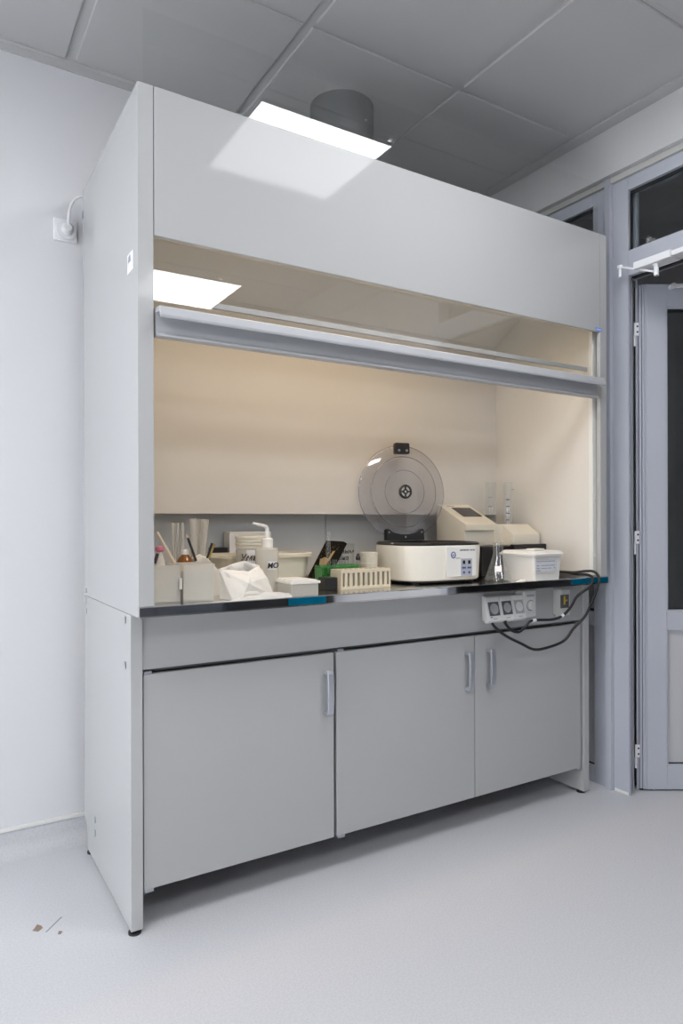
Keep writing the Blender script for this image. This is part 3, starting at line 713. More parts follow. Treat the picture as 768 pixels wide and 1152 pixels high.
# paper poking up behind the second box
x0, x1 = gx(219, 0.33), gx(250, 0.33); h1 = zt(230, 626, 0.33) - WZ
o = obj('paper_wrap', lump(x0, 0.315, x1, 0.375, WZ + 0.0003, lambda u, v: h1 * (0.78 + 0.22 * math.sin(PI * min(1, 0.25 + u))) * (1 - 0.3 * u * u), 0.012, seed=4), M['paper'])
tag(o, 'cream crumpled paper poking up between second box and big tub', 'paper')

# crumpled white paper bag: a folded sack with an open pinched mouth
Yc = 0.20
P3 = lambda px, py, Y: at(px, py, Y)
Vb = {}
bagpts = dict(
    bl=(247, 664, 0.19), bm=(271, 669, 0.115), br=(310, 664, 0.145), bk=(292, 660, 0.205),
    ml=(246, 640, 0.19), mm=(279, 643, 0.150), mr=(292, 636, 0.172), mt=(275, 631, 0.195), mk=(260, 635, 0.207), sr=(301, 649, 0.150), fl=(262, 668.5, 0.135), sm=(280, 656, 0.118))
for k, q in bagpts.items(): Vb[k] = P3(*q)
for k in ('bl', 'bm', 'br', 'bk', 'fl'): Vb[k].z = WZ + 0.001
for k in ('bm', 'fl'): Vb[k].y -= 0.0
bm_ = MB(); keys = list(Vb); ix = {k: i for i, k in enumerate(keys)}
faces = [('ml', 'mm', 'sm', 'fl', 'bl'), ('fl', 'sm', 'bm'), ('mm', 'mr', 'sr', 'sm'), ('sm', 'sr', 'br', 'bm'), ('mk', 'bk', 'mr', 'mt'), ('mr', 'bk', 'br', 'sr'), ('ml', 'bl', 'bk', 'mk'), ('bl', 'fl', 'bm', 'br', 'bk')]
bm_._add([Vb[k] for k in keys], [[ix[k] for k in f] for f in faces])
bmesh.ops.recalc_face_normals(bm_.bm, faces=bm_.bm.faces[:])
bmesh.ops.triangulate(bm_.bm, faces=bm_.bm.faces[:])
bmesh.ops.subdivide_edges(bm_.bm, edges=bm_.bm.edges[:], cuts=5, use_grid_fill=True)
bm_.bm.normal_update()
for v in bm_.bm.verts:
    n = (0.5 - abs(noise.noise(v.co * 22))) * 0.009 + (0.4 - abs(noise.noise(v.co * 47 + Vector((3, 1, 7))))) * 0.005
    if v.co.z > WZ + 0.004: v.co += v.normal * (n - 0.003)
    else: v.co.z = WZ + 0.0012
pb = obj('paper_bag', bm_, M['paper'], angle=14)
sm_ = pb.modifiers.new('thickness', 'SOLIDIFY'); sm_.thickness = 0.0012; sm_.offset = -1
tag(pb, 'crumpled white paper bag with pinched open top lying before the tub', 'paper bag')

# limp translucent bag lying along the front of the worktop
Yr = 0.035
x0, x1 = gx(241, Yr), gx(326, Yr + 0.02)
def rf(u, v):
    s = math.sin(PI * v) ** 0.6
    return (0.007 + 0.018 * min(1, max(0, (u - 0.25) * 2.2)) * (1 - 0.25 * max(0, u - 0.8) * 5)) * s
o = obj('plastic_bag', lump(x0, Yr, x1, Yr + 0.055, WZ + 0.0003, rf, 0.006, nx=40, ny=12, seed=9, freq=20), M['cloth'])
tag(o, 'limp rolled plastic bag lying flat along the worktop front edge', 'plastic bag')

# --- big cream tub
Yt = 0.425; x0, x1 = gx(250, Yt), gx(353, Yt); zr = zt(300, 627, Yt); zr = zt(350, 621, Yt + 0.04)
def rrect(x0, y0, x1, y1, r, n=6):
    out = []
    for cx, cy, a0 in ((x1 - r, y1 - r, 0), (x0 + r, y1 - r, PI / 2), (x0 + r, y0 + r, PI), (x1 - r, y0 + r, 1.5 * PI)):
        for k in range(n + 1): a = a0 + PI / 2 * k / n; out.append((cx + r * math.cos(a), cy + r * math.sin(a)))
    return out
def loft(mb, rings):
    vs = []; fs = []; n = len(rings[0][0])
    for ring, z in rings: vs += [(p[0], p[1], z) for p in ring]
    for j in range(len(rings) - 1):
        for k in range(n): fs.append((j * n + k, j * n + (k + 1) % n, (j + 1) * n + (k + 1) % n, (j + 1) * n + k))
    fs.append(tuple(range(n))[::-1]); fs.append(tuple((len(rings) - 1) * n + k for k in range(n)))
    mb._add(vs, fs); return mb
def shrink(d): return (x0 + d, Yt + d, x1 - d, Yt + 0.175 - d)
t = thing('plastic_tub', 'big cream rectangular plastic tub with rolled rim behind wash bottle', 'tub', ((x0 + x1) / 2, Yt + 0.095, WZ))
rim_h = 0.016
R = lambda d, r: rrect(*shrink(d), r)
obj('body', loft(MB(), [(R(0.022, 0.03), WZ + 0.0003), (R(0.018, 0.034), WZ + 0.004), (R(0.004, 0.045), zr - rim_h), (R(0.007, 0.042), zr - rim_h), (R(0.022, 0.03), WZ + 0.008)]), M['creamtub'], t)
rm = MB(); loft(rm, [(R(0.0042, 0.045), zr - rim_h + 0.0002), (R(-0.008, 0.05), zr - rim_h + 0.001), (R(-0.009, 0.052), zr - 0.003), (R(-0.006, 0.05), zr), (R(0.004, 0.045), zr), (R(0.0043, 0.045), zr - rim_h + 0.0002)])
obj('rim', rm, M['creamtub'], t)
obj('handle_tab', MB().prism([(x0 - 0.034, Yt + 0.03), (x0 - 0.0095, Yt + 0.01), (x0 - 0.0095, Yt + 0.13), (x0 - 0.034, Yt + 0.11)], 'z', zr - 0.010, zr - 0.004, bev=0.001), M['creamtub'], t)

# white box standing behind the tub
Yq = 0.61; x0, x1 = gx(258, Yq), gx(305.5, Yq); zq = zt(280, 598, Yq)
t = thing('carton', 'white boxed pack standing at rear behind the cup stack', 'box', ((x0 + x1) / 2, Yq, WZ))
obj('body', MB().box(x0, Yq, WZ + 0.0003, x1, Yq + 0.06, zq, bev=0.006), M['white'], t)
obj('wrapper_fold', MB().box(x0 - 0.0005, Yq - 0.0012, WZ + 0.02, x0 + 0.035, Yq - 0.0002, zq - 0.008, bev=0.0004), M['labelw'], t)
x0, x1 = gx(239.5, 0.61), gx(257, 0.61)
o = obj('black_case', MB().box(x0, 0.61, WZ + 0.0003, x1 - 0.002, 0.66, zt(248, 616, 0.61), bev=0.003), M['black']); tag(o, 'small black case behind left end of cream tub', 'case')

# stack of cups with marker writing
Yk = 0.366; xc = gx(283, Yk); zk = zt(283, 603, Yk); rk = (gx(300, Yk) - gx(266, Yk)) / 2
zl = zt(283, 617, Yk)
t = thing('cup', 'milky lidded cup with marker writing, under a stack of dishes', 'cup', (xc, Yk, WZ))
obj('body', MB().lathe([(0, 0), (rk * 0.80, 0), (rk * 0.96, zl - WZ - 0.004), (0, zl - WZ - 0.004)], (xc, Yk, WZ + 0.0003), n=36), M['milkyw'], t)
lh = zt(283, 636, Yk)
LBL = MB()
for k in range(12):
    a0 = -PI / 2 - 0.75 + k * 0.09; a1 = a0 + 0.09; rr = rk * 0.945
    LBL._add([(xc + rr * math.cos(a), Yk + rr * math.sin(a), z) for a in (a0, a1) for z in (lh, zl - 0.004)] + [(xc + (rr + 0.0012) * math.cos(a), Yk + (rr + 0.0012) * math.sin(a), z) for a in (a0, a1) for z in (lh, zl - 0.004)], [(4, 5, 7, 6), (0, 2, 3, 1), (0, 1, 5, 4), (2, 6, 7, 3), (1, 3, 7, 5), (0, 4, 6, 2)])
lab = obj('label', LBL, M['labelw'], t)
va = YAW - 0.13; fx, fy = -math.sin(va), -math.cos(va); rr = rk * 0.945 + 0.0016
obj('writing', MB().text('Умы.', 0.030, frame_matrix((xc + fx * rr - 0.006, Yk + fy * rr - 0.0015, (lh + zl) / 2), (-fy, fx, 0), (0, 0, 1)), 0.0006, shear=0.25, font_bold=True), M['ink'], lab)
nst = 4
for i in range(nst):
    za_ = zl - 0.003 + (zk - zl + 0.003) * i / nst; zb_ = zl - 0.003 + (zk - zl + 0.003) * (i + 1) / nst - 0.0008
    rr = rk * (1.0 - 0.025 * (i % 2)); dx = (0.003, -0.002, 0.002, -0.003)[i]
    o = obj('plastic_dish', MB().lathe([(0, 0), (rr * 0.93, 0), (rr * 0.97, (zb_ - za_) * 0.45), (rr, (zb_ - za_) * 0.5), (rr, zb_ - za_), (rr * 0.9, zb_ - za_), (0, zb_ - za_ - 0.001)], (xc + dx, Yk, za_), n=36), (M['whitewarm'], M['creamtub'])[i % 2])
    tag(o, ('cream shallow dish, lowest one resting on the written cup', 'pale shallow dish, second one up on the written cup', 'cream shallow dish, third one up on the written cup', 'pale shallow dish, topmost of the stack on the written cup')[i], 'dish', 'dishes stacked on the written cup')

# wash bottle
Yk = 0.26; xc = gx(300, Yk); rk = (gx(312, Yk) - gx(288, Yk)) / 2 * 0.98
z1 = zt(300, 616, Yk); z2 = zt(300, 607, Yk)
t = thing('wash_bottle', 'milky squeeze wash bottle with bent white spout', 'wash bottle', (xc, Yk, WZ))
obj('body', MB().lathe([(0, 0), (rk * 0.94, 0), (rk, 0.005), (rk, z1 - WZ - 0.008), (rk * 0.93, z1 - WZ - 0.001), (rk * 0.5, z1 - WZ), (0, z1 - WZ)], (xc, Yk, WZ + 0.0003), n=36), M['milkyw'], t)
obj('cap', MB().lathe([(0, 0), (rk * 0.50, 0), (rk * 0.50, z2 - z1), (rk * 0.42, z2 - z1 + 0.004), (0, z2 - z1 + 0.004)], (xc + 0.001, Yk, z1 + 0.0008), n=28), M['whitewarm'], t)
obj('spout', MB().tube([at(300.4, 606, Yk), at(300.6, 598, Yk), at(299.6, 593.5, Yk), at(296.5, 591.5, Yk), at(290.5, 590.2, Yk), at(284.5, 588.6, Yk)], [0.0075, 0.0065, 0.006, 0.0055, 0.005, 0.004], n=12), M['white'], t)
va = YAW - 0.11 - 0.5; fx, fy = -math.sin(va), -math.cos(va); rr = rk + 0.0003
wl = MB(); zA, zB = zt(307, 640, Yk), zt(307, 631, Yk)
a_c = math.atan2(fy, fx)
for k in range(8):
    a0 = a_c - 0.42 + k * 0.105; a1 = a0 + 0.105
    wl._add([(xc + r_ * math.cos(a), Yk + r_ * math.sin(a), z) for r_ in (rr, rr + 0.001) for a in (a0, a1) for z in (zA, zB)], [(4, 5, 7, 6), (0, 2, 3, 1), (0, 1, 5, 4), (2, 6, 7, 3), (1, 3, 7, 5), (0, 4, 6, 2)])
lab = obj('label', wl, M['labelw'], t)
obj('writing', MB().text('MO', 0.026, frame_matrix((xc + fx * (rr + 0.0022), Yk + fy * (rr + 0.0022), (zA + zB) / 2), (-fy, fx, 0), (0, 0, 1)), 0.0008, shear=0.15, font_bold=True), M['ink'], lab)

# low white container with lid
Yf = 0.115; x0, x1 = gx(327, Yf), gx(360, Yf); zf_ = zt(344, 655, Yf)
t = thing('food_container', 'low white lidded container right of the paper bag', 'container', ((x0 + x1) / 2, Yf + 0.05, WZ))
obj('body', MB().box(x0 + 0.004, Yf + 0.004, WZ + 0.0003, x1 - 0.004, Yf + 0.145, zf_ - 0.006, bev=0.004), M['milky'], t)
obj('lid', MB().box(x0 - 0.001, Yf - 0.001, zf_ - 0.0055, x1 + 0.001, Yf + 0.150, zf_ + 0.003, bev=0.002).box(x0 + 0.008, Yf + 0.008, zf_ + 0.003, x1 - 0.008, Yf + 0.142, zf_ + 0.007, bev=0.002), M['white'], t)
# black box with gold print, leaning back
A = Vector((gx(361, 0.372), 0.376, WZ + 0.001)); Bq = Vector((A.x + 0.022, 0.545, WZ + 0.001))
t = thing('printed_box', 'black glossy box with gold pattern leaning behind the tub corner', 'box', (A.x, A.y, WZ))
org = Bq; wv = A - org; wid = wv.length; ux = wv.normalized()
lean = Vector((0.095, 0.0, 0.168)); hgt = lean.length; uz = lean.normalized()
nn = ux.cross(uz).normalized(); uz = nn.cross(ux)
Tb = Matrix(((ux.x, uz.x, nn.x, org.x), (ux.y, uz.y, nn.y, org.y), (ux.z, uz.z, nn.z, org.z), (0, 0, 0, 1)))
obj('body', MB().box(0, 0.012, -0.018, wid, hgt, 0.0, bev=0.002, T=Tb), M['goldpaper'], t)
gp = MB(); rnd = random.Random(3)
gp.prism([(wid * 0.22, hgt * 0.56), (wid * 0.36, hgt * 0.42), (wid * 0.68, hgt * 0.44), (wid * 0.78, hgt * 0.60), (wid * 0.82, hgt * 0.78), (wid * 0.70, hgt * 0.76), (wid * 0.66, hgt * 0.60), (wid * 0.42, hgt * 0.62)], 'z', 0.0003, 0.0009, T=Tb)
obj('gold_figure', gp, M['gold'], t)
gp = MB()
for k in range(60):
    a, b = rnd.uniform(0.06, 0.94) * wid, rnd.uniform(0.1, 0.94) * hgt; s = rnd.uniform(0.0008, 0.0022)
    gp.prism([(a - s, b), (a, b - s), (a + s, b), (a, b + s)], 'z', 0.0003, 0.0007, T=Tb)
obj('speck', gp, M['gold'], t)

# green tube rack with clear tubes and the written beaker
Yn = 0.312; x0, x1 = gx(362, Yn), gx(404, Yn); grx = x1; zn = zt(380, 636, Yn)
t = thing('tube_rack', 'green plastic tube rack behind the beige rack', 'rack', ((x0 + x1) / 2, Yn, WZ))
obj('base_plate', MB().box(x0, Yn, WZ + 0.0003, x1, Yn + 0.055, WZ + 0.006, bev=0.001), M['green'], t)
gq = MB(); gq.box(x0, Yn, zn - 0.007, x1, Yn + 0.004, zn).box(x0, Yn + 0.051, zn - 0.007, x1, Yn + 0.055, zn)
for k in range(7):
    xx = x0 + (x1 - x0 - 0.004) * k / 6; gq.box(xx, Yn + 0.004, zn - 0.006, xx + 0.004, Yn + 0.051, zn - 0.001)
obj('top_plate', gq, M['greenliquid'], t)
for xx in (x0, x1 - 0.005): obj('end_plate', MB().box(xx, Yn + 0.001, WZ + 0.006, xx + 0.005, Yn + 0.054, zn - 0.007), M['greenliquid'], t)
obj('side_plate', MB().box(x0 + 0.0055, Yn + 0.046, WZ + 0.0062, x1 - 0.0055, Yn + 0.049, zn - 0.009), M['greenliquid'], t)['label'] = 'see-through green back plate'
labs = ['tall clear glass tube standing in the green rack, tallest one', 'short clear tube in the green rack, next right of the tall tube', 'short clear tube in the green rack, third from its left end', 'short clear tube in the green rack, fourth from its left end', 'short clear tube in the green rack, fifth from its left end']
for k in range(5):
    xx = x0 + (x1 - x0 - 0.004) * (k + 0.5) / 6 + 0.002
    zz = zt(374, 598, Yn) if k == 1 else zt(374, 628 + (k * 5) % 4, Yn)
    lb = labs[0] if k == 1 else ('short clear tube in the green rack, leftmost beside the gold printed box' if k == 0 else labs[k])
    o = obj('test_tube', MB().pipe((xx, Yn + 0.024, WZ + 0.0065), (xx, Yn + 0.024, zz), 0.0085, 0.001), M['labglass']); tag(o, lb, 'test tube', 'clear tubes standing in the green rack')
Yv = 0.60; xc = gx(386, Yv); rk = 0.047; zv = zt(386, 612, Yv)
t = thing('beaker', 'clear glass beaker with black marker writing behind the green rack', 'beaker', (xc, Yv, WZ))
obj('wall', MB().lathe([(0, 0), (rk, 0), (rk, zv - WZ), (rk + 0.003, zv - WZ + 0.002), (rk - 0.002, zv - WZ), (rk - 0.002, 0.003), (0, 0.003)], (xc, Yv, WZ + 0.0003), n=40), M['labglass'], t)
va = YAW; fx, fy = -math.sin(va), -math.cos(va); rr = rk + 0.003
wr = MB()
wr.text('в.гвым', 0.026, frame_matrix((xc + fx * rr, Yv + fy * rr, zt(386, 620.5, Yv - 0.05)), (-fy, fx, 0), (0, 0, 1)), 0.0006, shear=0.2, font_bold=True)
wr.text('Бив', 0.024, frame_matrix((xc + fx * rr, Yv + fy * rr, zt(386, 628, Yv - 0.05)), (-fy, fx, 0), (0, 0, 1)), 0.0006, shear=0.2, font_bold=True)
obj('writing', wr, M['ink'], t)
# black block
Yz = 0.245; x0, x1 = gx(366, Yz), gx(383.5, 0.225) - 0.001
o = obj('black_block', MB().box(x0, Yz, WZ + 0.0003, x1 - 0.002, Yz + 0.055, zt(372, 650, Yz), bev=0.003), M['black']); tag(o, 'low black block at left end of the beige rack', 'block')
# beige rack
Yr = 0.225; x0, x1 = gx(383.5, Yr), gx(439, Yr); zr1 = zt(384, 641.5, Yr); DY = 0.075
t = thing('tube_rack', 'beige slotted test tube rack in front of the centrifuge', 'rack', ((x0 + x1) / 2, Yr, WZ))
rb = MB(); rb.box(x0, Yr, WZ + 0.0003, x1, Yr + DY, WZ + 0.012, bev=0.001).box(x0, Yr, zr1 - 0.012, x1, Yr + DY, zr1, bev=0.001)
obj('deck', rb, M['beige'], t)
for xx in (x0, x1 - 0.007): obj('end_plate', MB().box(xx, Yr + 0.0005, WZ + 0.012, xx + 0.007, Yr + DY - 0.0005, zr1 - 0.012), M['beige'], t)
nb = 10
for k in range(1, nb):
    xx = x0 + (x1 - x0) * k / nb
    obj('divider', MB().box(xx - 0.0060, Yr + 0.001, WZ + 0.012, xx + 0.0060, Yr + 0.0295, zr1 - 0.012), M['beige'], t)
    obj('divider', MB().box(xx - 0.0042, Yr + 0.0345, WZ + 0.012, xx + 0.0042, Yr + DY - 0.001, zr1 - 0.012), M['beige'], t)
obj('middle_wall', MB().box(x0 + 0.007, Yr + 0.03, WZ + 0.012, x1 - 0.007, Yr + 0.034, zr1 - 0.012), M['rackshade'], t)['label'] = 'inner wall with slot shade put into its brown colour'
# dark discs on the deck, coloured as the shade inside tube holes
hk = MB()
for k in range(nb):
    for j in range(2):
        hk.cyl((x0 + (x1 - x0) * (k + 0.5) / nb, Yr + 0.02 + j * 0.034, zr1 - 0.0004), (x0 + (x1 - x0) * (k + 0.5) / nb, Yr + 0.02 + j * 0.034, zr1 + 0.0004), 0.0075, n=14)
obj('hole_shade', hk, M['rackshade'], t)
# black-capped tube and beige stack behind
Yk = 0.345; xc = gx(402.5, Yk)
t = thing('test_tube', 'clear test tube with a black stopper between the two racks', 'test tube', (xc, Yk, WZ))
zc_ = zt(402.5, 630, Yk)
xk = max(xc, grx + 0.012)
obj('wall', MB().pipe((xk, Yk, WZ + 0.0005), (xk, Yk, zc_), 0.008, 0.001), M['labglass'], t)
obj('stopper', MB().lathe([(0, 0), (0.0085, 0), (0.0095, 0.010), (0.006, 0.016), (0.004, 0.024), (0, 0.024)], (xk, Yk, zc_ + 0.0004), n=16), M['black'], t)
Yk = 0.36; 
Yp = 0.40; xa_, xb_ = gx(406, Yp), gx(423, Yp); xc = (xa_ + xb_) / 2; rk = (xb_ - xa_) / 2; zp = zt(414, 621, Yp)
np_ = 6
for k in range(np_):
    za_ = WZ + 0.0003 + (zp - WZ) * k / np_; zb_ = WZ + 0.0003 + (zp - WZ) * (k + 1) / np_ - 0.0006
    o = obj('petri_dish', MB().lathe([(0, 0), (rk * 0.96, 0), (rk * 0.96, (zb_ - za_) * 0.55), (rk, (zb_ - za_) * 0.56), (rk, zb_ - za_), (0, zb_ - za_)], (xc + 0.0008 * ((k * 7) % 3 - 1), Yp, za_), n=30), M['cream'])
    tag(o, 'cream round dish, %s of the stack left of the centrifuge' % ('lowest', 'second from bottom', 'third from bottom', 'third from top', 'second from top', 'topmost')[k], 'dish', 'cream dishes stacked left of the centrifuge')

# ================================================================== centrifuge
cx, cy, rz = 1.272, 0.360, -0.10
ct = thing('centrifuge', 'white benchtop centrifuge with its clear round lid swung open', 'centrifuge', (cx, cy, WZ), rz)
RX, RY = 0.195, 0.165
ZB, ZT = 0.014, 0.150
def superell(rx, ry, n=64, e=3.4):
    out = []
    for k in range(n):
        a = 2 * PI * k / n; c, s = math.cos(a), math.sin(a)
        out.append((rx * math.copysign(abs(c) ** (2 / e), c), ry * math.copysign(abs(s) ** (2 / e), s)))
    return out
bd = MB(); loft(bd, [(superell(RX * .95, RY * .94), ZB), (superell(RX * .975, RY * .97), ZB + 0.006), (superell(RX, RY), ZT - 0.03), (superell(RX, RY), ZT - 0.006), (superell(RX * .985, RY * .98), ZT)])
body = obj('body', bd, M['whitewarm'], ct, world=False)
rmn = MB(); loft(rmn, [(superell(RX * .99, RY * .985), ZT + 0.0003), (superell(RX * .995, RY * .99), ZT + 0.006), (superell(RX * .95, RY * .94), ZT + 0.012), (superell(RX * .86, RY * .83), ZT + 0.012), (superell(RX * .82, RY * .78), ZT + 0.003)])
obj('rim', rmn, M['black'], ct, world=False)['label'] = 'black rim around the bowl'
obj('under_tray', MB().prism(superell(RX * .86, RY * .86), 'z', 0.006, ZB - 0.0005), M['black'], ct, world=False)['label'] = 'black base'
for sx in (-1, 1):
    for sy in (-1, 1): obj('foot', MB().lathe([(0, 0), (0.014, 0), (0.016, 0.0055), (0, 0.0055)], (sx * RX * .66, sy * RY * .66, 0.0004), n=16), M['black'], ct, world=False)
# front plate with keypad, logo and writing (tangent to the front right of the body)
fpx = 0.052; fpy = -RY * 0.992
def fp(x, z): return frame_matrix((fpx + x, fpy - 0.003, z), (1, 0, 0), (0, 0, 1))
fpl = obj('front_plate', MB().box(-0.075, -0.060, -0.004, 0.064, 0.058, 0.003, bev=0.002, T=fp(0, 0.088)), M['white'], ct, world=False)
kp = obj('keypad', MB().box(-0.026, -0.034, 0.0032, 0.026, 0.034, 0.0042, T=fp(0.018, 0.064)), M['panelgrey'], ct, world=False)
ks = MB()
for dx in (-0.0125, 0.0125):
    ks.box(-0.0055, -0.007, 0.0044, 0.0055, 0.007, 0.0052, T=fp(0.018 + dx, 0.084))
obj('display', ks, M['screen'], kp, world=False)
kk = MB()
for dx in (-0.0125, 0.0125):
    kk.box(-0.009, -0.0035, 0.0044, 0.009, 0.0035, 0.0052, bev=0.0003, seg=1, T=fp(0.018 + dx, 0.0625)); kk.lathe([(0, 0), (0.005, 0), (0.005, 0.0008), (0, 0.0008)], (0, 0, 0.0044), n=16, T=fp(0.018 + dx, 0.044))
obj('button', kk, M['blueink'], kp, world=False)
lg = MB()
tor = [(0.0095 * math.cos(a), 0.0115 * math.sin(a)) for a in [2 * PI * k / 24 for k in range(24)]]
pts = [fp(-0.044, 0.113) @ Vector((x, y, 0.0042)) for x, y in tor] 
lg.tube(pts + [pts[0]], 0.0019, n=6, sub=1)
lg.text('e', 0.020, fp(-0.044, 0.113) @ Matrix.Translation((0, 0, 0.0036)), 0.0003)
obj('logo', lg, M['blueink'], fpl, world=False)
wl = MB(); wl.text('CENTRIFUGE  CM-6M', 0.0075, fp(0.022, 0.131) @ Matrix.Translation((0, 0, 0.0036)), 0.0003, font_bold=True); obj('writing', wl, M['ink'], fpl, world=False)
wl = MB(); wl.text('SkyLine', 0.007, fp(-0.020, 0.101) @ Matrix.Translation((0, 0, 0.0036)), 0.0003, shear=0.2); obj('writing', wl, M['greyink'], fpl, world=False)
obj('corner_post', MB().box(-RX * 0.985, -0.052, 0.075, -RX * 0.955, -0.030, ZT + 0.010, bev=0.003), M['whitewarm'], ct, world=False)
# lid
lidc = (at(455, 553.5, 0.50)); I_c = (Matrix.Translation(ct.location) @ ct.rotation_euler.to_matrix().to_4x4()).inverted(); lc = I_c @ lidc
RL = 0.200
lc.y = RY * 0.92
TL_ = Matrix.Translation(lc) @ Matrix.Rotation(-0.10, 4, 'Z') @ Matrix.Rotation(PI / 2 - 0.05, 4, 'X')
# in the lid frame +Z is towards the viewer's side
ld = MB().lathe([(0, 0.020), (0.060, 0.020), (0.088, 0.016), (RL * 0.60, 0.013), (RL * 0.74, 0.010), (RL * 0.765, 0.000), (RL * 0.97, -0.004), (RL, -0.008), (RL, -0.013), (RL * 0.96, -0.009), (RL * 0.755, -0.005), (RL * 0.73, 0.005), (RL * 0.6, 0.008), (0.088, 0.011), (0.06, 0.015), (0, 0.015)], n=96, T=TL_)
lid = obj('lid', ld, M['smoke'], ct, world=False); lid['label'] = 'smoky clear round lid standing open'
M['ridge'] = glassmat('lid_ridge_plastic', (0.80, 0.80, 0.83), 1.6, body=0.16, bodycol=(0.50, 0.50, 0.54))
for rr_, zz_, nm in ((RL * 0.755, 0.010, 'ridge'), (RL, -0.010, 'rim_bead'), (RL * 0.46, 0.0175, 'ridge')):
    ring = [TL_ @ Vector((rr_ * math.cos(2 * PI * k / 72), rr_ * math.sin(2 * PI * k / 72), zz_)) for k in range(73)]
    obj(nm, MB().tube(ring, 0.0022 if rr_ > 0.1 else 0.0014, n=8, sub=1), M['ridge'], lid, world=False)
kb = MB().lathe([(0.030, 0.021), (0.030, 0.026), (0.025, 0.030), (0.022, 0.030), (0.022, 0.021), (0.030, 0.021)], n=36, T=TL_)
for k in range(4): kb.box(-0.003, 0.008, 0.021, 0.003, 0.023, 0.027, T=TL_ @ Matrix.Rotation(k * PI / 2, 4, 'Z'))
kb.lathe([(0.006, 0.021), (0.011, 0.021), (0.011, 0.028), (0.006, 0.028), (0.006, 0.021)], n=20, T=TL_)
obj('knob', kb, M['black'], lid, world=False)
obj('knob_disc', MB().lathe([(0, 0.0203), (0.022, 0.0203), (0.022, 0.0222), (0, 0.0222)], n=28, T=TL_), M['whitewarm'], lid, world=False)
la = MB().box(-0.034, RL - 0.036, -0.022, 0.034, RL + 0.012, 0.010, bev=0.007, seg=3, T=TL_)
lt = obj('latch', la, M['black'], lid, world=False)
s = MB()
for dx in (-0.018, 0.018): s.lathe([(0, 0), (0.006, 0), (0.005, 0.002), (0, 0.002)], (dx, RL - 0.022, 0.0102), n=12, T=TL_)
obj('screw', s, M['screw'], lt, world=False)
hp_ = [(-0.088, -RL + 0.040), (-0.078, -RL + 0.044), (-0.055, -RL + 0.028), (-0.02, -RL + 0.020), (0.02, -RL + 0.020), (0.055, -RL + 0.028), (0.078, -RL + 0.044), (0.088, -RL + 0.040), (0.090, -RL - 0.006), (-0.090, -RL - 0.006)]
hg = obj('hinge', MB().prism(hp_, 'z', -0.012, 0.016, bev=0.003, T=TL_), M['black'], lid, world=False)
s = MB()
for dx, dy in ((-0.076, 0.028), (0.076, 0.028), (0, 0.008)): s.lathe([(0, 0), (0.0045, 0), (0.004, 0.002), (0, 0.002)], (dx, -RL + dy, 0.0162), n=12, T=TL_)
obj('screw', s, M['screw'], hg, world=False)

# ================================================================== spectrophotometer behind
sx0 = 1.505
sp = thing('spectrophotometer', 'beige desktop instrument with sloped dark screen right of the centrifuge', 'instrument', (1.66, 0.45, WZ))
YN, YFa = 0.385, 0.585
ZL0 = zt(577, 614, 0.31)
hx0, hx1 = gx(524.5, YN), gx(560, YN)
zn0, zn1 = zt(524, 590, YN), zt(524, 597, YN)
zfar = zt(499, 567, YFa)
obj('chassis', MB().box(hx0 + 0.02, 0.312, WZ + 0.012, 1.765, 0.575, ZL0 - 0.0005, bev=0.003).box(1.7655, 0.312, WZ + 0.012, 1.862, 0.388, ZL0 - 0.0005, bev=0.003), M['black'], sp)['label'] = 'black lower chassis'
ft = MB()
for x, y in ((hx0 + 0.05, 0.335), (1.83, 0.335), (hx0 + 0.05, 0.55), (1.74, 0.55)): ft.cyl((x, y, WZ + 0.0005), (x, y, WZ + 0.0119), 0.012, n=14)
obj('foot', ft, M['black'], sp)
zl0 = ZL0
head = MB().prism([(YN, zn1), (YN, zn0), (YN + 0.012, zn0 + 0.004), (YFa - 0.01, zfar - 0.002), (YFa, zfar - 0.008), (YFa, zl0), (YN + 0.012, zl0), (YN + 0.012, zn1 - 0.002)], 'x', hx0, hx1, bev=0.003)
hd = obj('console', head, M['cream'], sp)
sl_ = Vector((0, YFa - 0.01 - YN - 0.012, zfar - 0.002 - zn0 - 0.004)); L_ = sl_.length
TS = frame_matrix((hx0, YN + 0.012, zn0 + 0.004), (1, 0, 0), sl_)
wd = hx1 - hx0
obj('screen', MB().box(wd * 0.26, L_ * 0.34, 0.0005, wd * 0.86, L_ * 0.80, 0.0022, bev=0.0005, T=TS), M['screen'], hd)
obj('print', MB().box(wd * 0.20, L_ * 0.885, 0.0004, wd * 0.42, L_ * 0.91, 0.0010, T=TS), M['greyink'], hd)
mx0, mx1 = gx(577, 0.31), gx(607, 0.31)
zm0, zm1, zm2 = zt(577, 614, 0.31), zt(577, 601, 0.31), zt(552, 588, 0.42)
mod = MB().prism([(0.31, zl0), (0.31, zm1), (0.318, zm1 + 0.004), (0.380, zm2 - 0.006), (0.39, zm2 - 0.009), (0.39, zl0)], 'x', mx0, mx1, bev=0.004)
obj('sample_cover', mod, M['cream'], sp)
obj('link_body', MB().box(hx1 - 0.02, 0.375, zl0, mx0 + 0.01, 0.50, zm2 - 0.007, bev=0.003), M['cream'], sp)
obj('tray', MB().box(gx(578, 0.285), 0.283, zt(600, 620.5, 0.284), min(gx(620, 0.284), 1.885), 0.3095, zt(600, 612, 0.284), bev=0.003), M['black'], sp)['label'] = 'black front tray'

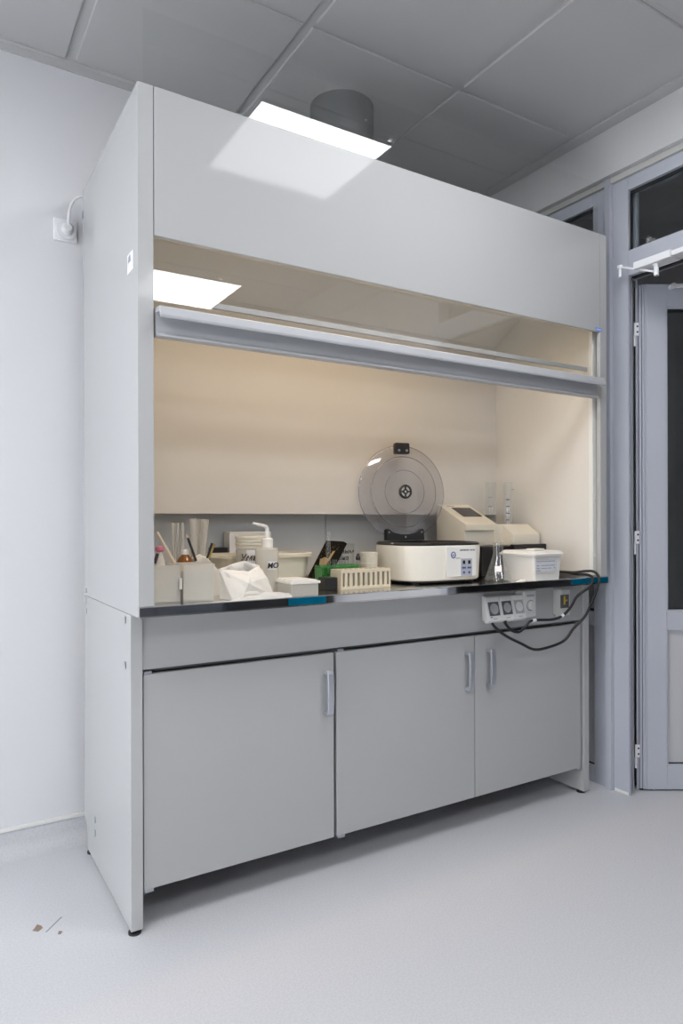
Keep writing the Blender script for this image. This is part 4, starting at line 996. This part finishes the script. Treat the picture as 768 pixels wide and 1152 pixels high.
# ================================================================== measuring cylinders in the right rear corner
for lb, pxc, Y, r, half, marks in (('slim clear measuring cylinder in the rear corner, left one', 552, 0.535, 0.026, 0, False), ('clear measuring cylinder with blue graduations before the right inner wall', 571.5, 0.42, 0.023, 0, True)):
    xc = gx(pxc, Y)
    if xc + r > 1.885: xc = 1.885 - r
    zz = zt(pxc, 543, Y)
    if not marks: xc = min(xc, 1.86 - r)
    # stands on the black chassis behind the covers
    z0 = WZ
    t = thing('measuring_cylinder', lb, 'measuring cylinder', (xc, Y, z0))
    Yq = Y
    obj('wall', MB().lathe([(0, 0), (r, 0), (r, 0.01), (r, zz - z0), (r + 0.003, zz - z0 + 0.002), (r - 0.002, zz - z0), (r - 0.002, 0.012), (0, 0.012)], (xc, Y, z0 + 0.0003), n=32), M['labglass'], t)
    gm = MB()
    va = 0.86; a_c = math.atan2(-math.cos(va), -math.sin(va))
    nmk = 4 if marks else 2
    for k in range(nmk):
        zc_ = zt(pxc, 585 - 7.6 * k if marks else 570 - 10 * k, Y)
        for q in range(4):
            a0 = a_c - 0.34 + q * 0.17; a1 = a0 + 0.17; rr = r + 0.0003
            gm._add([(xc + r_ * math.cos(a), Y + r_ * math.sin(a), z) for r_ in (rr, rr + 0.0006) for a in (a0, a1) for z in (zc_ - 0.0022, zc_ + 0.0022)], [(4, 5, 7, 6), (0, 2, 3, 1), (0, 1, 5, 4), (2, 6, 7, 3), (1, 3, 7, 5), (0, 4, 6, 2)])
    obj('graduation', gm, M['blueink'] if marks else M['greyink'], t)
    if marks:
        obj('spout', MB().prism([(-0.002, 0.0), (0.006, -0.010), (0.006, 0.010)], 'z', 0, 0.004, T=Matrix.Translation((xc - r * 0.2, Y - r - 0.004, zz - 0.035)) ), M['greyink'], t)

# ================================================================== Erlenmeyer flask
Y = 0.20; xc = gx(560, Y); z1 = zt(560, 610.5, Y)
Hh = z1 - WZ
t = thing('conical_flask', 'clear glass conical flask between centrifuge and white lidded box', 'flask', (xc, Y, WZ))
rb_, rn = 0.056, 0.0215
obj('wall', MB().lathe([(0, 0.0), (rb_ * 0.93, 0.0), (rb_, 0.006), (rb_ * 0.97, 0.014), (rn * 1.05, Hh * 0.66), (rn, Hh * 0.72), (rn, Hh - 0.004), (rn + 0.004, Hh), (rn + 0.001, Hh + 0.001), (rn - 0.002, Hh - 0.004), (rn - 0.002, Hh * 0.71), (rb_ * 0.93, 0.014), (rb_ * 0.9, 0.005), (0, 0.003)], (xc, Y, WZ + 0.0003), n=48), M['labglass'], t)
obj('liquid', MB().lathe([(0, 0.0038), (rb_ * 0.88, 0.0056), (rb_ * 0.90, 0.014), (rb_ * 0.74, 0.044), (0, 0.044)], (xc, Y, WZ + 0.0003), n=40), M['labglass'], t)
va = YAW + 0.22; fx, fy = -math.sin(va), -math.cos(va)
TLb = frame_matrix((xc + fx * 0.043, Y + fy * 0.043, WZ + 0.052), (-fy, fx, 0), (-fx * 0.37, -fy * 0.37, 0.93))
obj('label', MB().box(-0.014, -0.012, 0.0, 0.014, 0.012, 0.001, T=TLb), M['labelw'], t)

# ================================================================== white lidded box
Y = 0.085; x0, x1 = gx(600.5, Y), gx(632, Y); zl = zt(600, 626, Y); ztop = zt(600, 621, Y); Y2 = Y + 0.185
t = thing('lidded_box', 'white plastic lidded box with printed label at right end of worktop', 'box', ((x0 + x1) / 2, Y, WZ))
obj('body', loft(MB(), [(rrect(x0 + 0.008, Y + 0.006, x1 - 0.008, Y2 - 0.006, 0.010), WZ + 0.0004), (rrect(x0, Y, x1, Y2, 0.012), zl)]), M['white'], t)
ld = MB(); loft(ld, [(rrect(x0 - 0.010, Y - 0.010, x1 + 0.010, Y2 + 0.006, 0.014), zl + 0.0003), (rrect(x0 - 0.012, Y - 0.012, x1 + 0.012, Y2 + 0.008, 0.014), zl + 0.008), (rrect(x0 - 0.004, Y - 0.004, x1 + 0.004, Y2, 0.014), zl + 0.012), (rrect(x0 - 0.001, Y - 0.001, x1 + 0.001, Y2 - 0.003, 0.014), ztop), (rrect(x0 + 0.006, Y + 0.006, x1 - 0.006, Y2 - 0.01, 0.014), ztop + 0.003)])
lid = obj('lid', ld, M['white'], t)
obj('tab', MB().box(x0 + 0.035, Y + 0.03, ztop + 0.0032, x0 + 0.095, Y + 0.075, ztop + 0.011, bev=0.003), M['white'], lid)
lx0, lx1 = gx(601.5, Y), gx(625.5, Y); lz0, lz1 = zt(612, 643.5, Y), zt(612, 629.5, Y)
lbp = obj('label', MB().box(lx0, Y - 0.0022, lz0, lx1, Y - 0.0004, lz1), M['labelg'], t)
ln = MB(); lh_ = lz1 - lz0
for zf2, segs in ((0.86, ((0.06, 0.9),)), (0.52, ((0.05, 0.18), (0.27, 0.62), (0.64, 0.9))), (0.30, ((0.05, 0.2), (0.27, 0.55), (0.58, 0.74), (0.84, 0.92))), (0.12, ((0.05, 0.24),))):
    for a, b in segs: ln.box(lx0 + (lx1 - lx0) * a, Y - 0.0026, lz0 + lh_ * zf2 - 0.0016, lx0 + (lx1 - lx0) * b, Y - 0.0023, lz0 + lh_ * zf2 + 0.0016)
obj('print', ln, M['greyink'], lbp)
# little paper slip beside it
q = at(586, 649.5, 0.075)
o = obj('paper_slip', lump(gx(582, .06), 0.055, gx(590, .06), 0.080, WZ + 0.0003, lambda u, v: 0.002 + 0.014 * u, 0.003, nx=10, ny=8, seed=3), M['paper']); tag(o, 'tiny cream paper slip lying left of the white lidded box', 'paper')

# ================================================================== bits on the floor
o = obj('debris', MB().prism([(-0.230, 0.262), (-0.216, 0.250), (-0.203, 0.262), (-0.205, 0.274), (-0.214, 0.288), (-0.222, 0.273)], 'z', 0.0002, 0.0012), M['dirt']); tag(o, 'brown speck on the floor left of the cabinet, largest one', 'debris')
o = obj('debris', MB().prism([(-0.172, 0.206), (-0.164, 0.203), (-0.158, 0.213), (-0.166, 0.222)], 'z', 0.0002, 0.0010), M['dirt']); tag(o, 'small brown crumb on the floor nearest the cabinet', 'debris')
o = obj('debris', MB().prism([(-0.200, 0.236), (-0.197, 0.234), (-0.146, 0.290), (-0.149, 0.293)], 'z', 0.0002, 0.0008), M['scrape']); tag(o, 'thin grey hair-like scrap between two brown specks on floor', 'debris')

# unseen dark bench added along the door wall to darken reflections in the steel edge
t = thing('added_bench', 'unseen black fronted bench added along the door wall for dark reflections', 'bench', (1.62, -3.6, 0.0))
obj('carcass', MB().box(1.22, -4.7, 0.08, 2.035, -2.4, 0.98, bev=0.004), M['black'], t)
obj('plinth', MB().box(1.27, -4.68, 0.0005, 2.035, -2.42, 0.0795), M['black'], t)
obj('bench_top', MB().box(1.18, -4.72, 0.9805, 2.035, -2.38, 1.02, bev=0.004), M['dark'], t)
for k in range(3):
    d = obj('door', MB().box(1.200, -4.69 + k * 0.765, 0.10, 1.2195, -3.94 + k * 0.765, 0.96, bev=0.002), M['navy'], t)
    obj('handle', MB().tube([(1.200, -4.0 + k * 0.765, 0.70), (1.17, -4.0 + k * 0.765, 0.70), (1.17, -4.0 + k * 0.765, 0.84), (1.200, -4.0 + k * 0.765, 0.84)], 0.005, sub=3), M['handle'], d)

# pale boxes added in the dim room for the pale shapes in the door's glass
for lb, z0, z1, y0 in (('pale wall box high up in the dark room beyond the door', 1.75, 2.15, -0.82), ('pale wall box low down in the dark room beyond the door', 0.98, 1.24, -0.84)):
    t = thing('pale_wall_box', lb, 'cabinet', (4.0, y0, z0))
    t.location = (5.1, y0 - 0.25, z0)
    obj('body', MB().box(5.06, y0 - 0.5, z0, 5.199, y0, z1, bev=0.004), M['white'], t)
    obj('door', MB().box(5.045, y0 - 0.495, z0 + 0.005, 5.0595, y0 - 0.005, z1 - 0.005, bev=0.002), M['white'], t)

# ------------------------------------------------------------------ world and view
w = bpy.data.worlds.new('world'); SC.world = w; w.use_nodes = True
w.node_tree.nodes['Background'].inputs['Color'].default_value = (0.965, 0.97, 1.0, 1); w.node_tree.nodes['Background'].inputs['Strength'].default_value = 10.0
vs_ = SC.view_settings; vs_.view_transform = 'Standard'; vs_.look = 'None'; vs_.gamma = 1; vs_.use_curve_mapping = False; vs_.exposure = 0.0
SC.cycles.use_denoising = True
SC.cycles.transparent_max_bounces = 24
SC.cycles.max_bounces = 10; SC.cycles.diffuse_bounces = 6; SC.cycles.glossy_bounces = 5
